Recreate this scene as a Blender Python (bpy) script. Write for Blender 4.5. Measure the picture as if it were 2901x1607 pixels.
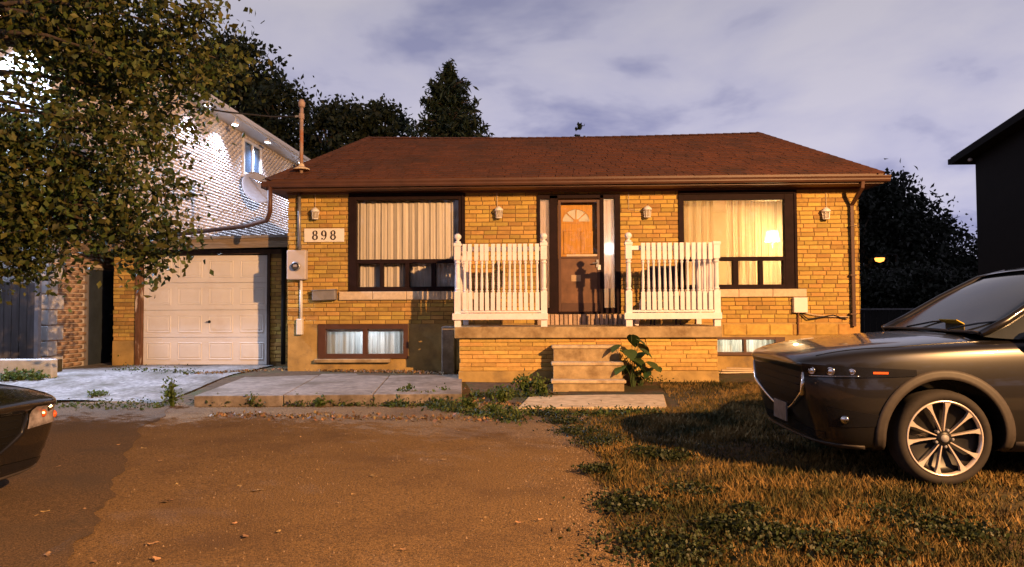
import bpy, math, random
import numpy as np
from mathutils import Vector, Matrix
from mathutils.bvhtree import BVHTree

# ------------------------------------------------------------------ scene, camera, sky, light
for o in list(bpy.data.objects):
    bpy.data.objects.remove(o)
scene = bpy.context.scene
col = scene.collection
rnd = random.Random(11)
R = math.radians
PI = math.pi

# camera: photograph is 2901 x 1607, focal length about 2071 px, eye 1.3 m above the drive
FPX, CX, CY, CAMZ = 2071.0, 1450.5, 803.5, 1.3
PITCH = math.atan((872 - CY) / FPX)
CAM_ROT = Matrix.Rotation(R(2.0), 3, 'Z') @ Matrix.Rotation(PI/2 + PITCH, 3, 'X') @ Matrix.Rotation(R(-0.25), 3, 'Z')
cd = bpy.data.cameras.new('camera')
cd.sensor_width = 36.0
cd.lens = 36.0 * FPX / 2901.0
cd.clip_start = 0.05
cd.clip_end = 2000
cam = bpy.data.objects.new('camera', cd)
cam.matrix_world = Matrix.Translation((0, 0, CAMZ)) @ CAM_ROT.to_4x4()
col.objects.link(cam)
scene.camera = cam
scene.render.resolution_x, scene.render.resolution_y = 1024, 567

def ray(px, py):
    return CAM_ROT @ Vector(((px - CX) / FPX, -(py - CY) / FPX, -1.0))
def P(px, py, Y):
    d = ray(px, py); t = Y / d.y
    return Vector((d.x * t, Y, CAMZ + d.z * t))
def PXW(px, py, X):
    d = ray(px, py); t = X / d.x
    return Vector((X, d.y * t, CAMZ + d.z * t))
def G(px, py, z=0.0):
    d = ray(px, py); t = (z - CAMZ) / d.z
    return Vector((d.x * t, d.y * t, z))

scene.view_settings.view_transform = 'Standard'
scene.view_settings.look = 'None'
scene.view_settings.gamma = 1.0
scene.view_settings.exposure = 0.0
scene.cycles.use_denoising = True
scene.cycles.max_bounces = 6
scene.cycles.transparent_max_bounces = 12
scene.cycles.sample_clamp_indirect = 4.0
scene.cycles.caustics_reflective = False
scene.cycles.caustics_refractive = False

# night sky: thin clouds lit from below by the town, brightest low down
world = bpy.data.worlds.new('World')
scene.world = world
world.use_nodes = True
nt = world.node_tree
for n in list(nt.nodes): nt.nodes.remove(n)
def wn(t, **kw):
    n = nt.nodes.new(t)
    for k, v in kw.items(): setattr(n, k, v)
    return n
out = wn('ShaderNodeOutputWorld'); bg = wn('ShaderNodeBackground')
bg.inputs['Strength'].default_value = 0.1
sky = wn('ShaderNodeTexSky', sky_type='NISHITA', sun_disc=False)
sky.sun_elevation = R(-5.0); sky.sun_rotation = R(200)
tc = wn('ShaderNodeTexCoord')
sep = wn('ShaderNodeSeparateXYZ'); nt.links.new(tc.outputs['Generated'], sep.inputs[0])
den = wn('ShaderNodeMath', operation='ADD'); den.inputs[1].default_value = 0.22
mx0 = wn('ShaderNodeMath', operation='MAXIMUM'); mx0.inputs[1].default_value = 0.0
nt.links.new(sep.outputs['Z'], mx0.inputs[0]); nt.links.new(mx0.outputs[0], den.inputs[0])
dx = wn('ShaderNodeMath', operation='DIVIDE'); dy = wn('ShaderNodeMath', operation='DIVIDE')
nt.links.new(sep.outputs['X'], dx.inputs[0]); nt.links.new(den.outputs[0], dx.inputs[1])
nt.links.new(sep.outputs['Y'], dy.inputs[0]); nt.links.new(den.outputs[0], dy.inputs[1])
cmb = wn('ShaderNodeCombineXYZ')
nt.links.new(dx.outputs[0], cmb.inputs[0]); nt.links.new(dy.outputs[0], cmb.inputs[1])
cmb.inputs[2].default_value = 0.37
nz = wn('ShaderNodeTexNoise'); nz.inputs['Scale'].default_value = 1.9; nz.inputs['Detail'].default_value = 5.5
nz.inputs['Roughness'].default_value = 0.52; nz.inputs['Distortion'].default_value = 0.25
nt.links.new(cmb.outputs[0], nz.inputs['Vector'])
cr = wn('ShaderNodeValToRGB')
cr.color_ramp.elements[0].position = 0.36; cr.color_ramp.elements[0].color = (0.22, 0.225, 0.36, 1)
cr.color_ramp.elements[1].position = 0.62; cr.color_ramp.elements[1].color = (0.44, 0.42, 0.50, 1)
e = cr.color_ramp.elements.new(0.47); e.color = (0.375, 0.365, 0.475, 1)
nt.links.new(nz.outputs['Fac'], cr.inputs[0])
gr = wn('ShaderNodeValToRGB')
gr.color_ramp.elements[0].position = 0.0; gr.color_ramp.elements[0].color = (1.0, 1.03, 1.14, 1)
gr.color_ramp.elements[1].position = 1.0; gr.color_ramp.elements[1].color = (0.14, 0.14, 0.14, 1)
for p, c in ((0.18, (1.05, 1.05, 1.08, 1)), (0.38, (0.86, 0.86, 0.84, 1)), (0.65, (0.36, 0.36, 0.36, 1))):
    e = gr.color_ramp.elements.new(p); e.color = c
nt.links.new(mx0.outputs[0], gr.inputs[0])
mul = wn('ShaderNodeMix', data_type='RGBA', blend_type='MULTIPLY'); mul.inputs[0].default_value = 1.0
nt.links.new(cr.outputs[0], mul.inputs[6]); nt.links.new(gr.outputs[0], mul.inputs[7])
sc_ = wn('ShaderNodeVectorMath', operation='SCALE'); sc_.inputs['Scale'].default_value = 13.6
nt.links.new(mul.outputs[2], sc_.inputs[0])
add = wn('ShaderNodeVectorMath', operation='ADD')
nt.links.new(sc_.outputs[0], add.inputs[0]); nt.links.new(sky.outputs[0], add.inputs[1])
nt.links.new(add.outputs[0], bg.inputs['Color']); nt.links.new(bg.outputs[0], out.inputs['Surface'])

# the sun is down: only a trace of skylight direction is left
sd = bpy.data.lights.new('sun', 'SUN'); sd.energy = 0.02; sd.angle = R(12); sd.color = (0.7, 0.75, 1.0)
so = bpy.data.objects.new('sun', sd); so.rotation_euler = (R(60), 0, R(20)); col.objects.link(so)
LAMP_POS = Vector((9.0, -3.0, 6.6))
LAMP_POWER = 26500.0
LAMP_COLOR = (1.0, 0.52, 0.20)

# ------------------------------------------------------------------ materials
MATS = {}
def nodes_of(name):
    m = bpy.data.materials.new(name); m.use_nodes = True
    t = m.node_tree
    return m, t, t.nodes['Principled BSDF']
def L(t, a, b): t.links.new(a, b)
def mat(name, base, rough=0.8, var=0.18, scale=6.0, bump=0.0, bscale=60.0, metal=0.0, spec=0.4, hue=0.0,
        rand=0.0, stretch=None, second=None, coat=0.0, detail=5.0):
    """procedural: noise-varied base colour, optional second colour in patches, per-island variation, fine bump"""
    if name in MATS: return MATS[name]
    m, t, b = nodes_of(name)
    N = t.nodes
    tcn = N.new('ShaderNodeTexCoord')
    vec = tcn.outputs['Object']
    if stretch:
        mp = N.new('ShaderNodeMapping'); mp.inputs['Scale'].default_value = stretch
        L(t, vec, mp.inputs[0]); vec = mp.outputs[0]
    nz = N.new('ShaderNodeTexNoise'); nz.inputs['Scale'].default_value = scale; nz.inputs['Detail'].default_value = detail
    nz.inputs['Roughness'].default_value = 0.62
    L(t, vec, nz.inputs['Vector'])
    rmp = N.new('ShaderNodeValToRGB')
    lo = [max(0, c * (1 - var * 1.4)) for c in base]; hi = [min(1, c * (1 + var)) for c in base]
    rmp.color_ramp.elements[0].position = 0.3; rmp.color_ramp.elements[0].color = (*lo, 1)
    rmp.color_ramp.elements[1].position = 0.7; rmp.color_ramp.elements[1].color = (*hi, 1)
    L(t, nz.outputs['Fac'], rmp.inputs[0])
    colr = rmp.outputs[0]
    if second:
        c2, s2, p0, p1 = second
        n2 = N.new('ShaderNodeTexNoise'); n2.inputs['Scale'].default_value = s2; n2.inputs['Detail'].default_value = 6
        n2.inputs['Roughness'].default_value = 0.65
        L(t, vec, n2.inputs['Vector'])
        r2 = N.new('ShaderNodeValToRGB'); r2.color_ramp.elements[0].position = p0; r2.color_ramp.elements[1].position = p1
        L(t, n2.outputs['Fac'], r2.inputs[0])
        mx = N.new('ShaderNodeMix'); mx.data_type = 'RGBA'
        L(t, r2.outputs[0], mx.inputs[0]); L(t, colr, mx.inputs[6]); mx.inputs[7].default_value = (*c2, 1)
        colr = mx.outputs[2]
    if rand:
        oi = N.new('ShaderNodeObjectInfo'); ge = N.new('ShaderNodeNewGeometry')
        ad = N.new('ShaderNodeMath'); ad.operation = 'MULTIPLY_ADD'; ad.inputs[1].default_value = 7.31
        L(t, oi.outputs['Random'], ad.inputs[0]); L(t, ge.outputs['Random Per Island'], ad.inputs[2])
        wnz = N.new('ShaderNodeTexWhiteNoise'); wnz.noise_dimensions = '1D'; L(t, ad.outputs[0], wnz.inputs['W'])
        hs = N.new('ShaderNodeHueSaturation')
        mr = N.new('ShaderNodeMapRange'); mr.inputs[3].default_value = 1 - rand; mr.inputs[4].default_value = 1 + rand
        L(t, wnz.outputs['Value'], mr.inputs[0]); L(t, mr.outputs[0], hs.inputs['Value'])
        sp = N.new('ShaderNodeSeparateColor'); L(t, wnz.outputs['Color'], sp.inputs[0])
        mh = N.new('ShaderNodeMapRange'); mh.inputs[3].default_value = 0.5 - hue; mh.inputs[4].default_value = 0.5 + hue
        L(t, sp.outputs[1], mh.inputs[0]); L(t, mh.outputs[0], hs.inputs['Hue'])
        L(t, colr, hs.inputs['Color']); colr = hs.outputs[0]
    L(t, colr, b.inputs['Base Color'])
    b.inputs['Roughness'].default_value = rough; b.inputs['Metallic'].default_value = metal
    b.inputs['Specular IOR Level'].default_value = spec
    if coat: b.inputs['Coat Weight'].default_value = coat; b.inputs['Coat Roughness'].default_value = 0.04
    if bump:
        nb = N.new('ShaderNodeTexNoise'); nb.inputs['Scale'].default_value = bscale; nb.inputs['Detail'].default_value = 4
        L(t, vec, nb.inputs['Vector'])
        bp = N.new('ShaderNodeBump'); bp.inputs['Strength'].default_value = 0.6; bp.inputs['Distance'].default_value = bump
        L(t, nb.outputs['Fac'], bp.inputs['Height']); L(t, bp.outputs[0], b.inputs['Normal'])
    MATS[name] = m
    return m
def glass(name, tint=(1, 1, 1), ior=1.5, rough=0.0, extra=0.0):
    m = bpy.data.materials.new(name); m.use_nodes = True; t = m.node_tree; N = t.nodes
    N.remove(N['Principled BSDF'])
    tr = N.new('ShaderNodeBsdfTransparent'); tr.inputs[0].default_value = (*tint, 1)
    gl = N.new('ShaderNodeBsdfGlossy'); gl.inputs['Roughness'].default_value = rough
    fr = N.new('ShaderNodeFresnel'); fr.inputs[0].default_value = ior
    mx = N.new('ShaderNodeMixShader')
    nz = N.new('ShaderNodeTexNoise'); nz.inputs['Scale'].default_value = 2.5
    bp = N.new('ShaderNodeBump'); bp.inputs['Distance'].default_value = 0.004; bp.inputs['Strength'].default_value = 0.3
    L(t, nz.outputs['Fac'], bp.inputs['Height']); L(t, bp.outputs[0], gl.inputs['Normal'])
    L(t, fr.outputs[0], mx.inputs[0]); L(t, tr.outputs[0], mx.inputs[1]); L(t, gl.outputs[0], mx.inputs[2])
    L(t, mx.outputs[0], N['Material Output'].inputs['Surface'])
    return m
def emit(name, color, strength):
    m, t, b = nodes_of(name)
    b.inputs['Base Color'].default_value = (*[min(.8, c) for c in color], 1)
    b.inputs['Emission Color'].default_value = (*color, 1); b.inputs['Emission Strength'].default_value = strength
    return m
def fabric(name, color, transl=0.5, transp=0.1, stripes=0.15, sscale=40):
    m = bpy.data.materials.new(name); m.use_nodes = True; t = m.node_tree; N = t.nodes
    N.remove(N['Principled BSDF'])
    tcn = N.new('ShaderNodeTexCoord'); mp = N.new('ShaderNodeMapping'); mp.inputs['Scale'].default_value = (1, 1, 0.02)
    nz = N.new('ShaderNodeTexNoise'); nz.inputs['Scale'].default_value = sscale; nz.inputs['Detail'].default_value = 4
    L(t, tcn.outputs['Object'], mp.inputs[0]); L(t, mp.outputs[0], nz.inputs['Vector'])
    rp = N.new('ShaderNodeValToRGB'); rp.color_ramp.elements[0].position = .3; rp.color_ramp.elements[1].position = .7
    rp.color_ramp.elements[0].color = (*[c * (1 - stripes * 2) for c in color], 1)
    rp.color_ramp.elements[1].color = (*[min(1, c * (1 + stripes)) for c in color], 1)
    L(t, nz.outputs['Fac'], rp.inputs[0])
    df = N.new('ShaderNodeBsdfDiffuse'); tl = N.new('ShaderNodeBsdfTranslucent'); tp = N.new('ShaderNodeBsdfTransparent')
    L(t, rp.outputs[0], df.inputs[0]); L(t, rp.outputs[0], tl.inputs[0])
    m1 = N.new('ShaderNodeMixShader'); m1.inputs[0].default_value = transl
    m2 = N.new('ShaderNodeMixShader'); m2.inputs[0].default_value = transp
    L(t, df.outputs[0], m1.inputs[1]); L(t, tl.outputs[0], m1.inputs[2])
    L(t, m1.outputs[0], m2.inputs[1]); L(t, tp.outputs[0], m2.inputs[2])
    L(t, m2.outputs[0], N['Material Output'].inputs['Surface'])
    return m
def leafmat(name, base, rand=0.45, hue=0.03, transl=0.3):
    m, t, b = nodes_of(name); N = t.nodes
    ge = N.new('ShaderNodeNewGeometry'); wnz = N.new('ShaderNodeTexWhiteNoise'); wnz.noise_dimensions = '1D'
    oi = N.new('ShaderNodeObjectInfo'); ad = N.new('ShaderNodeMath'); ad.operation = 'MULTIPLY_ADD'; ad.inputs[1].default_value = 5.7
    L(t, oi.outputs['Random'], ad.inputs[0]); L(t, ge.outputs['Random Per Island'], ad.inputs[2]); L(t, ad.outputs[0], wnz.inputs['W'])
    hs = N.new('ShaderNodeHueSaturation'); hs.inputs['Color'].default_value = (*base, 1)
    mr = N.new('ShaderNodeMapRange'); mr.inputs[3].default_value = 1 - rand; mr.inputs[4].default_value = 1 + rand
    L(t, wnz.outputs['Value'], mr.inputs[0]); L(t, mr.outputs[0], hs.inputs['Value'])
    sp = N.new('ShaderNodeSeparateColor'); L(t, wnz.outputs['Color'], sp.inputs[0])
    mh = N.new('ShaderNodeMapRange'); mh.inputs[3].default_value = .5 - hue; mh.inputs[4].default_value = .5 + hue
    L(t, sp.outputs[1], mh.inputs[0]); L(t, mh.outputs[0], hs.inputs['Hue'])
    L(t, hs.outputs[0], b.inputs['Base Color']); b.inputs['Roughness'].default_value = 0.55
    b.inputs['Specular IOR Level'].default_value = 0.3
    tl = N.new('ShaderNodeBsdfTranslucent'); L(t, hs.outputs[0], tl.inputs[0])
    mx = N.new('ShaderNodeMixShader'); mx.inputs[0].default_value = transl
    L(t, b.outputs[0], mx.inputs[1]); L(t, tl.outputs[0], mx.inputs[2]); L(t, mx.outputs[0], N['Material Output'].inputs['Surface'])
    return m

# ------------------------------------------------------------------ mesh helpers
WLOC = {}
def tag(o, label=None, cat=None, group=None, kind=None):
    if label: o['label'] = label
    if cat: o['category'] = cat
    if group: o['group'] = group
    if kind: o['kind'] = kind
    return o
def empty(name, loc, label=None, cat=None, group=None, rz=0.0):
    o = bpy.data.objects.new(name, None); o.empty_display_size = 0.2
    o.location = loc; o.rotation_euler = (0, 0, rz); col.objects.link(o)
    WLOC[o.name] = Vector(loc)
    return tag(o, label, cat, group)
def attach(o, parent, local=False):
    if parent is not None:
        o.parent = parent
        if not local: o.matrix_parent_inverse = Matrix.Translation(-WLOC.get(parent.name, Vector((0, 0, 0))))
def copy_part(o, parent, loc=None, local=False):
    c = o.copy(); col.objects.link(c)
    if loc is not None: c.location = loc
    attach(c, parent, local)
    return c
def mesh_np(name, verts, faces_flat, nper, m, parent=None, smooth=False, local=False):
    """verts (N,3) array; faces_flat int array; nper corners for each face"""
    me = bpy.data.meshes.new(name)
    nv = len(verts); nl = len(faces_flat); nf = nl // nper
    me.vertices.add(nv); me.vertices.foreach_set('co', np.asarray(verts, dtype=np.float32).ravel())
    me.loops.add(nl); me.loops.foreach_set('vertex_index', np.asarray(faces_flat, dtype=np.int32))
    me.polygons.add(nf)
    me.polygons.foreach_set('loop_start', np.arange(0, nl, nper, dtype=np.int32))
    me.polygons.foreach_set('loop_total', np.full(nf, nper, dtype=np.int32))
    if smooth: me.polygons.foreach_set('use_smooth', np.ones(nf, dtype=bool))
    me.update(calc_edges=True); me.validate()
    o = bpy.data.objects.new(name, me)
    if m: me.materials.append(m)
    col.objects.link(o); attach(o, parent, local)
    WLOC[o.name] = Vector((0, 0, 0))
    return o
class MB:
    def __init__(s): s.v = []; s.f = []
    def add(s, vs, fs):
        b = len(s.v); s.v += [tuple(v) for v in vs]; s.f += [tuple(b + i for i in f) for f in fs]; return s
    def box(s, x0, x1, y0, y1, z0, z1):
        return s.add([(x0, y0, z0), (x1, y0, z0), (x1, y1, z0), (x0, y1, z0), (x0, y0, z1), (x1, y0, z1), (x1, y1, z1), (x0, y1, z1)],
                     [(0, 3, 2, 1), (4, 5, 6, 7), (0, 1, 5, 4), (1, 2, 6, 5), (2, 3, 7, 6), (3, 0, 4, 7)])
    def obox(s, c, sz, rot):
        c = Vector(c); hx, hy, hz = sz[0] / 2, sz[1] / 2, sz[2] / 2
        vs = [c + rot @ Vector(p) for p in ((-hx, -hy, -hz), (hx, -hy, -hz), (hx, hy, -hz), (-hx, hy, -hz), (-hx, -hy, hz), (hx, -hy, hz), (hx, hy, hz), (-hx, hy, hz))]
        return s.add(vs, [(0, 3, 2, 1), (4, 5, 6, 7), (0, 1, 5, 4), (1, 2, 6, 5), (2, 3, 7, 6), (3, 0, 4, 7)])
    def prism(s, pts, fn0, fn1):
        n = len(pts); vs = [fn0(p) for p in pts] + [fn1(p) for p in pts]
        return s.add(vs, [tuple(range(n))[::-1], tuple(range(n, 2 * n))] + [(i, (i + 1) % n, n + (i + 1) % n, n + i) for i in range(n)])
    def brick(s, x0, x1, yf, yb, z0, z1, c=0.006, jit=0.0):
        j = [rnd.uniform(-jit, jit) for _ in range(4)]
        vs = [(x0, yb, z0), (x1, yb, z0), (x1, yb, z1), (x0, yb, z1),
              (x0, yf + c, z0), (x1, yf + c, z0), (x1, yf + c, z1), (x0, yf + c, z1),
              (x0 + c, yf + j[0], z0 + c), (x1 - c, yf + j[1], z0 + c), (x1 - c, yf + j[2], z1 - c), (x0 + c, yf + j[3], z1 - c)]
        return s.add(vs, [(8, 9, 10, 11), (4, 5, 9, 8), (5, 6, 10, 9), (6, 7, 11, 10), (7, 4, 8, 11), (0, 1, 5, 4), (1, 2, 6, 5), (2, 3, 7, 6), (3, 0, 4, 7)])
    def tube(s, pts, r, n=8, caps=True):
        pts = [Vector(p) for p in pts]; rs = r if isinstance(r, (list, tuple)) else [r] * len(pts)
        d0 = (pts[1] - pts[0]).normalized(); u = d0.orthogonal().normalized(); base = len(s.v)
        for i, p in enumerate(pts):
            d = (pts[min(i + 1, len(pts) - 1)] - pts[max(i - 1, 0)]).normalized()
            u = (u - d * u.dot(d)); u = u.normalized() if u.length > 1e-6 else d.orthogonal().normalized()
            w = d.cross(u)
            for k in range(n):
                a = 2 * PI * k / n
                s.v.append(tuple(p + (u * math.cos(a) + w * math.sin(a)) * rs[i]))
        for i in range(len(pts) - 1):
            for k in range(n):
                a = base + i * n + k; b2 = base + i * n + (k + 1) % n
                s.f.append((a, b2, b2 + n, a + n))
        if caps:
            s.f.append(tuple(base + k for k in range(n))[::-1]); e = base + (len(pts) - 1) * n
            s.f.append(tuple(e + k for k in range(n)))
        return s
    def lathe(s, prof, c, n=16, axis='z', closed=True):
        base = len(s.v); c = Vector(c)
        for r, h in prof:
            for k in range(n):
                a = 2 * PI * k / n + (PI / 4 if n == 4 else 0); x, y = r * math.cos(a), r * math.sin(a)
                s.v.append(tuple(c + (Vector((x, y, h)) if axis == 'z' else Vector((x, h, y)) if axis == 'y' else Vector((h, x, y)))))
        m = len(prof)
        for i in range(m - 1):
            for k in range(n):
                a = base + i * n + k; b2 = base + i * n + (k + 1) % n
                s.f.append((a, b2, b2 + n, a + n))
        if closed:
            s.f.append(tuple(base + k for k in range(n))[::-1]); e = base + (m - 1) * n
            s.f.append(tuple(e + k for k in range(n)))
        return s
    def grid(s, fn, nu, nv):
        base = len(s.v)
        for i in range(nu + 1):
            for j in range(nv + 1): s.v.append(tuple(fn(i / nu, j / nv)))
        for i in range(nu):
            for j in range(nv):
                a = base + i * (nv + 1) + j
                s.f.append((a, a + nv + 1, a + nv + 2, a + 1))
        return s
    def build(s, name, m, parent=None, smooth=False, bevel=0.0, local=False, solid=0.0, seg=2):
        me = bpy.data.meshes.new(name); me.from_pydata(s.v, [], s.f); me.update()
        if m: me.materials.append(m)
        o = bpy.data.objects.new(name, me); col.objects.link(o)
        if smooth:
            for p in me.polygons: p.use_smooth = True
        if solid:
            md = o.modifiers.new('solid', 'SOLIDIFY'); md.thickness = solid; md.offset = 0
        if bevel:
            md = o.modifiers.new('bevel', 'BEVEL'); md.width = bevel; md.segments = seg; md.limit_method = 'ANGLE'
        attach(o, parent, local); WLOC[o.name] = Vector((0, 0, 0))
        return o
def bx(name, m, parent, x0, x1, y0, y1, z0, z1, bevel=0.0, local=False):
    return MB().box(x0, x1, y0, y1, z0, z1).build(name, m, parent, bevel=bevel, local=local)
def leaves(name, centers, size, m, parent=None, seed=1, asp=0.55, up=0.0, smin=0.6):
    """many leaf-sized diamonds folded along the midrib"""
    g = np.random.default_rng(seed); c = np.asarray(centers, dtype=np.float64); n = len(c)
    d = g.normal(size=(n, 3)); d[:, 2] -= 0.35; d /= np.linalg.norm(d, axis=1)[:, None]
    w = g.normal(size=(n, 3)); w[:, 2] *= (1 - up); w -= d * np.sum(w * d, axis=1)[:, None]; w /= np.linalg.norm(w, axis=1)[:, None]
    nn = np.cross(d, w)
    sz = (size * g.uniform(smin, 1.3, n))[:, None]
    a = c - d * sz * .5; b = c + d * sz * .5
    l = c + w * sz * asp * .5 + nn * sz * .12; r = c - w * sz * asp * .5 + nn * sz * .12
    v = np.stack([a, r, b, l], axis=1).reshape(-1, 3)
    idx = np.arange(n)[:, None] * 4
    f = np.concatenate([idx, idx + 1, idx + 2, idx, idx + 2, idx + 3], axis=1).ravel()
    return mesh_np(name, v, f, 3, m, parent)
def smooth01(a, b, x):
    t = min(1, max(0, (x - a) / (b - a))); return t * t * (3 - 2 * t)
# ------------------------------------------------------------------ palette
m_brick = mat('brick_buff', (0.46, 0.29, 0.075), rough=0.85, var=0.14, scale=14, bump=0.004, bscale=90, rand=0.26, hue=0.014, second=((0.30, 0.165, 0.045), 4.0, 0.5, 0.8))
m_brick_n = mat('brick_neighbour', (0.72, 0.66, 0.62), rough=0.9, var=0.1, scale=14, bump=0.006, bscale=60, rand=0.12)
m_mortar = mat('mortar', (0.20, 0.125, 0.05), rough=0.95, var=0.2, scale=20, bump=0.003, bscale=150)
m_conc = mat('concrete_foundation', (0.42, 0.28, 0.10), rough=0.9, var=0.2, scale=3.5, bump=0.004, bscale=45, second=((0.17, 0.12, 0.07), 2.2, 0.5, 0.72))
m_step = mat('concrete_step', (0.40, 0.29, 0.15), rough=0.88, var=0.22, scale=7, bump=0.004, bscale=60, second=((0.2, 0.13, 0.06), 4.0, 0.48, 0.7))
m_tread = mat('worn_step_edge', (0.52, 0.40, 0.25), rough=0.88, var=0.2, scale=9, bump=0.004, bscale=60, second=((0.28, 0.19, 0.10), 5.0, 0.5, 0.75))
m_stone = mat('stone_sill', (0.60, 0.48, 0.34), rough=0.85, var=0.12, scale=16, bump=0.004, bscale=50)
m_brown = mat('brown_metal_trim', (0.085, 0.036, 0.022), rough=0.5, var=0.15, scale=4, spec=0.4)
m_brownl = mat('brown_soffit', (0.20, 0.09, 0.045), rough=0.6, var=0.15, scale=3, stretch=(0.4, 1, 6))
m_frame = mat('dark_window_frame', (0.017, 0.008, 0.009), rough=0.75, var=0.25, scale=9, bump=0.001, spec=0.15)
m_shingle = mat('asphalt_shingle', (0.112, 0.036, 0.014), rough=0.95, var=0.3, scale=30, bump=0.006, bscale=220, rand=0.16, second=((0.055, 0.025, 0.015), 1.3, 0.45, 0.75))
m_white = mat('white_paint', (0.80, 0.745, 0.775), rough=0.55, var=0.06, scale=14, second=((0.50, 0.42, 0.34), 9.0, 0.62, 0.82))
m_whitem = mat('white_metal', (0.74, 0.72, 0.70), rough=0.45, var=0.04, scale=8)
m_garage = mat('garage_door_white', (0.70, 0.66, 0.63), rough=0.5, var=0.05, scale=2.0, second=((0.58, 0.50, 0.42), 1.2, 0.55, 0.8))
m_grey = mat('grey_metal', (0.30, 0.30, 0.33), rough=0.45, var=0.1, scale=10, metal=0.6)
m_greyp = mat('grey_box', (0.22, 0.21, 0.22), rough=0.5, var=0.1, scale=10)
m_darkwood = mat('weathered_dark_wood', (0.06, 0.033, 0.022), rough=0.85, var=0.35, scale=10, bump=0.004, bscale=50, stretch=(1, 1, 0.2))
m_rot = mat('peeling_wood', (0.16, 0.075, 0.04), rough=0.85, var=0.35, scale=10, bump=0.004, bscale=50, stretch=(1, 1, 0.2), second=((0.55, 0.45, 0.36), 6, 0.56, 0.62))
m_black = mat('black_void', (0.012, 0.011, 0.012), rough=0.7, var=0.2)
m_asphalt = mat('old_asphalt', (0.20, 0.116, 0.042), rough=0.93, var=0.62, scale=75, bump=0.03, bscale=110, second=((0.095, 0.052, 0.022), 0.9, 0.47, 0.72), detail=8)
m_walk = mat('walk_concrete', (0.26, 0.215, 0.18), rough=0.9, var=0.3, scale=10, bump=0.006, bscale=60, second=((0.10, 0.075, 0.05), 1.4, 0.42, 0.7))
m_apron = mat('apron_concrete', (0.27, 0.255, 0.25), rough=0.95, var=0.4, scale=14, bump=0.03, bscale=22, second=((0.09, 0.08, 0.06), 1.6, 0.42, 0.66))
m_soil = mat('soil', (0.085, 0.052, 0.026), rough=0.97, var=0.35, scale=9, bump=0.03, bscale=18, second=((0.05, 0.055, 0.02), 1.5, 0.48, 0.66))
m_pane = glass('window_glass')
m_curt = fabric('sheer_curtain_white', (0.80, 0.74, 0.68), transl=0.12, transp=0.0, stripes=0.14, sscale=26)
m_curtw = fabric('sheer_curtain_cream', (0.72, 0.62, 0.45), transl=0.55, transp=0.22, stripes=0.12, sscale=22)
m_curtb = fabric('basement_lace', (0.55, 0.58, 0.60), transl=0.6, transp=0.12, stripes=0.25, sscale=30)
m_wallin = mat('interior_paint', (0.66, 0.56, 0.40), rough=0.8, var=0.04)
m_wood = mat('varnished_oak', (0.62, 0.30, 0.045), rough=0.35, var=0.22, scale=6, stretch=(6, 1, 0.6), spec=0.4)

# ------------------------------------------------------------------ ground
YW = 13.2                 # front face of the house wall
def gz(x, y):
    h = 0.17 * smooth01(9.9, 12.7, y)
    return h
x_hl = P(815, 800, YW).x; x_hr = P(2436, 800, YW).x
YB = YW + 6.2             # back wall
def ground_sheet():
    xs = sorted(set([-420, -200, -90, -45, -25, -16, -11] + [-9 + .6 * i for i in range(31)] + [11, 14, 18, 26, 45, 90, 200, 420] + [x_hl + .1, x_hr - .1]))
    ys = sorted(set([-300, -120, -50, -20, -10, -5] + [-3 + .5 * i for i in range(37)] + [17, 20, 24, 30, 40, 60, 100, 200, 420] + [YW + .15, YB]))
    mb = MB(); id_ = {}
    for i, x in enumerate(xs):
        for j, y in enumerate(ys):
            id_[i, j] = len(mb.v); mb.v.append((x, y, gz(x, y) - 0.012 + (0.012 * math.sin(x * 2.1 + y) * math.sin(y * 1.7) if y > 9 else 0)))
    for i in range(len(xs) - 1):
        for j in range(len(ys) - 1):
            cx, cy = (xs[i] + xs[i + 1]) / 2, (ys[j] + ys[j + 1]) / 2
            if x_hl + .1 < cx < x_hr - .1 and YW + .15 < cy < YB: continue
            mb.f.append((id_[i, j], id_[i + 1, j], id_[i + 1, j + 1], id_[i, j + 1]))
    return tag(mb.build('ground', m_soil, smooth=True), kind='structure')
ground_sheet()
edge_x = G(1681, 1291).x
def drive():
    mb = MB(); n = 60
    def fn(u, v):
        y = -14 + v * 24.2
        xr = edge_x + .07 * math.sin(y * 2.3) + .05 * math.sin(y * 5.1 + 1)
        x = -7.5 + u * (xr + 7.5)
        ymax = 9.95 + .12 * math.sin(x * 1.9) + .06 * math.sin(x * 5)
        y = min(y, ymax)
        return (x, y, gz(x, y) + 0.008 + .014 * math.sin(x * .9 + 1) * math.sin(y * .8) * smooth01(9.9, 8, y))
    mb.grid(fn, 50, 90)
    return tag(mb.build('driveway', m_asphalt, smooth=True), kind='structure')
drive()
def old_patch():
    pts = [G(x, y) for x, y in ((498, 1128), (470, 1180), (400, 1215), (365, 1290), (330, 1370), (300, 1440), (250, 1520), (160, 1640))]
    mb = MB(); n = len(pts) - 1
    def fn(u, v):
        i = min(n - 1, int(u * n)); p = pts[i].lerp(pts[i + 1], u * n - i)
        x = p.x + .03 * math.sin(u * 40) + .02 * math.sin(u * 97); x = x + v * (-7.4 - x); y = p.y + (0 if v < .5 else 0)
        y = min(y, 9.9)
        return (x, y, gz(x, y) + 0.0145 + .014 * math.sin(x * .9 + 1) * math.sin(y * .8) * smooth01(9.9, 8, y))
    mb.grid(fn, 70, 30)
    return tag(mb.build('asphalt_patch', mat('older_asphalt', (0.125, 0.074, 0.034), rough=.95, var=.62, scale=70, bump=.03, bscale=100, second=((0.07, 0.048, 0.03), 1.2, .45, .7), detail=8), smooth=True), kind='structure')
old_patch()
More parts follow.
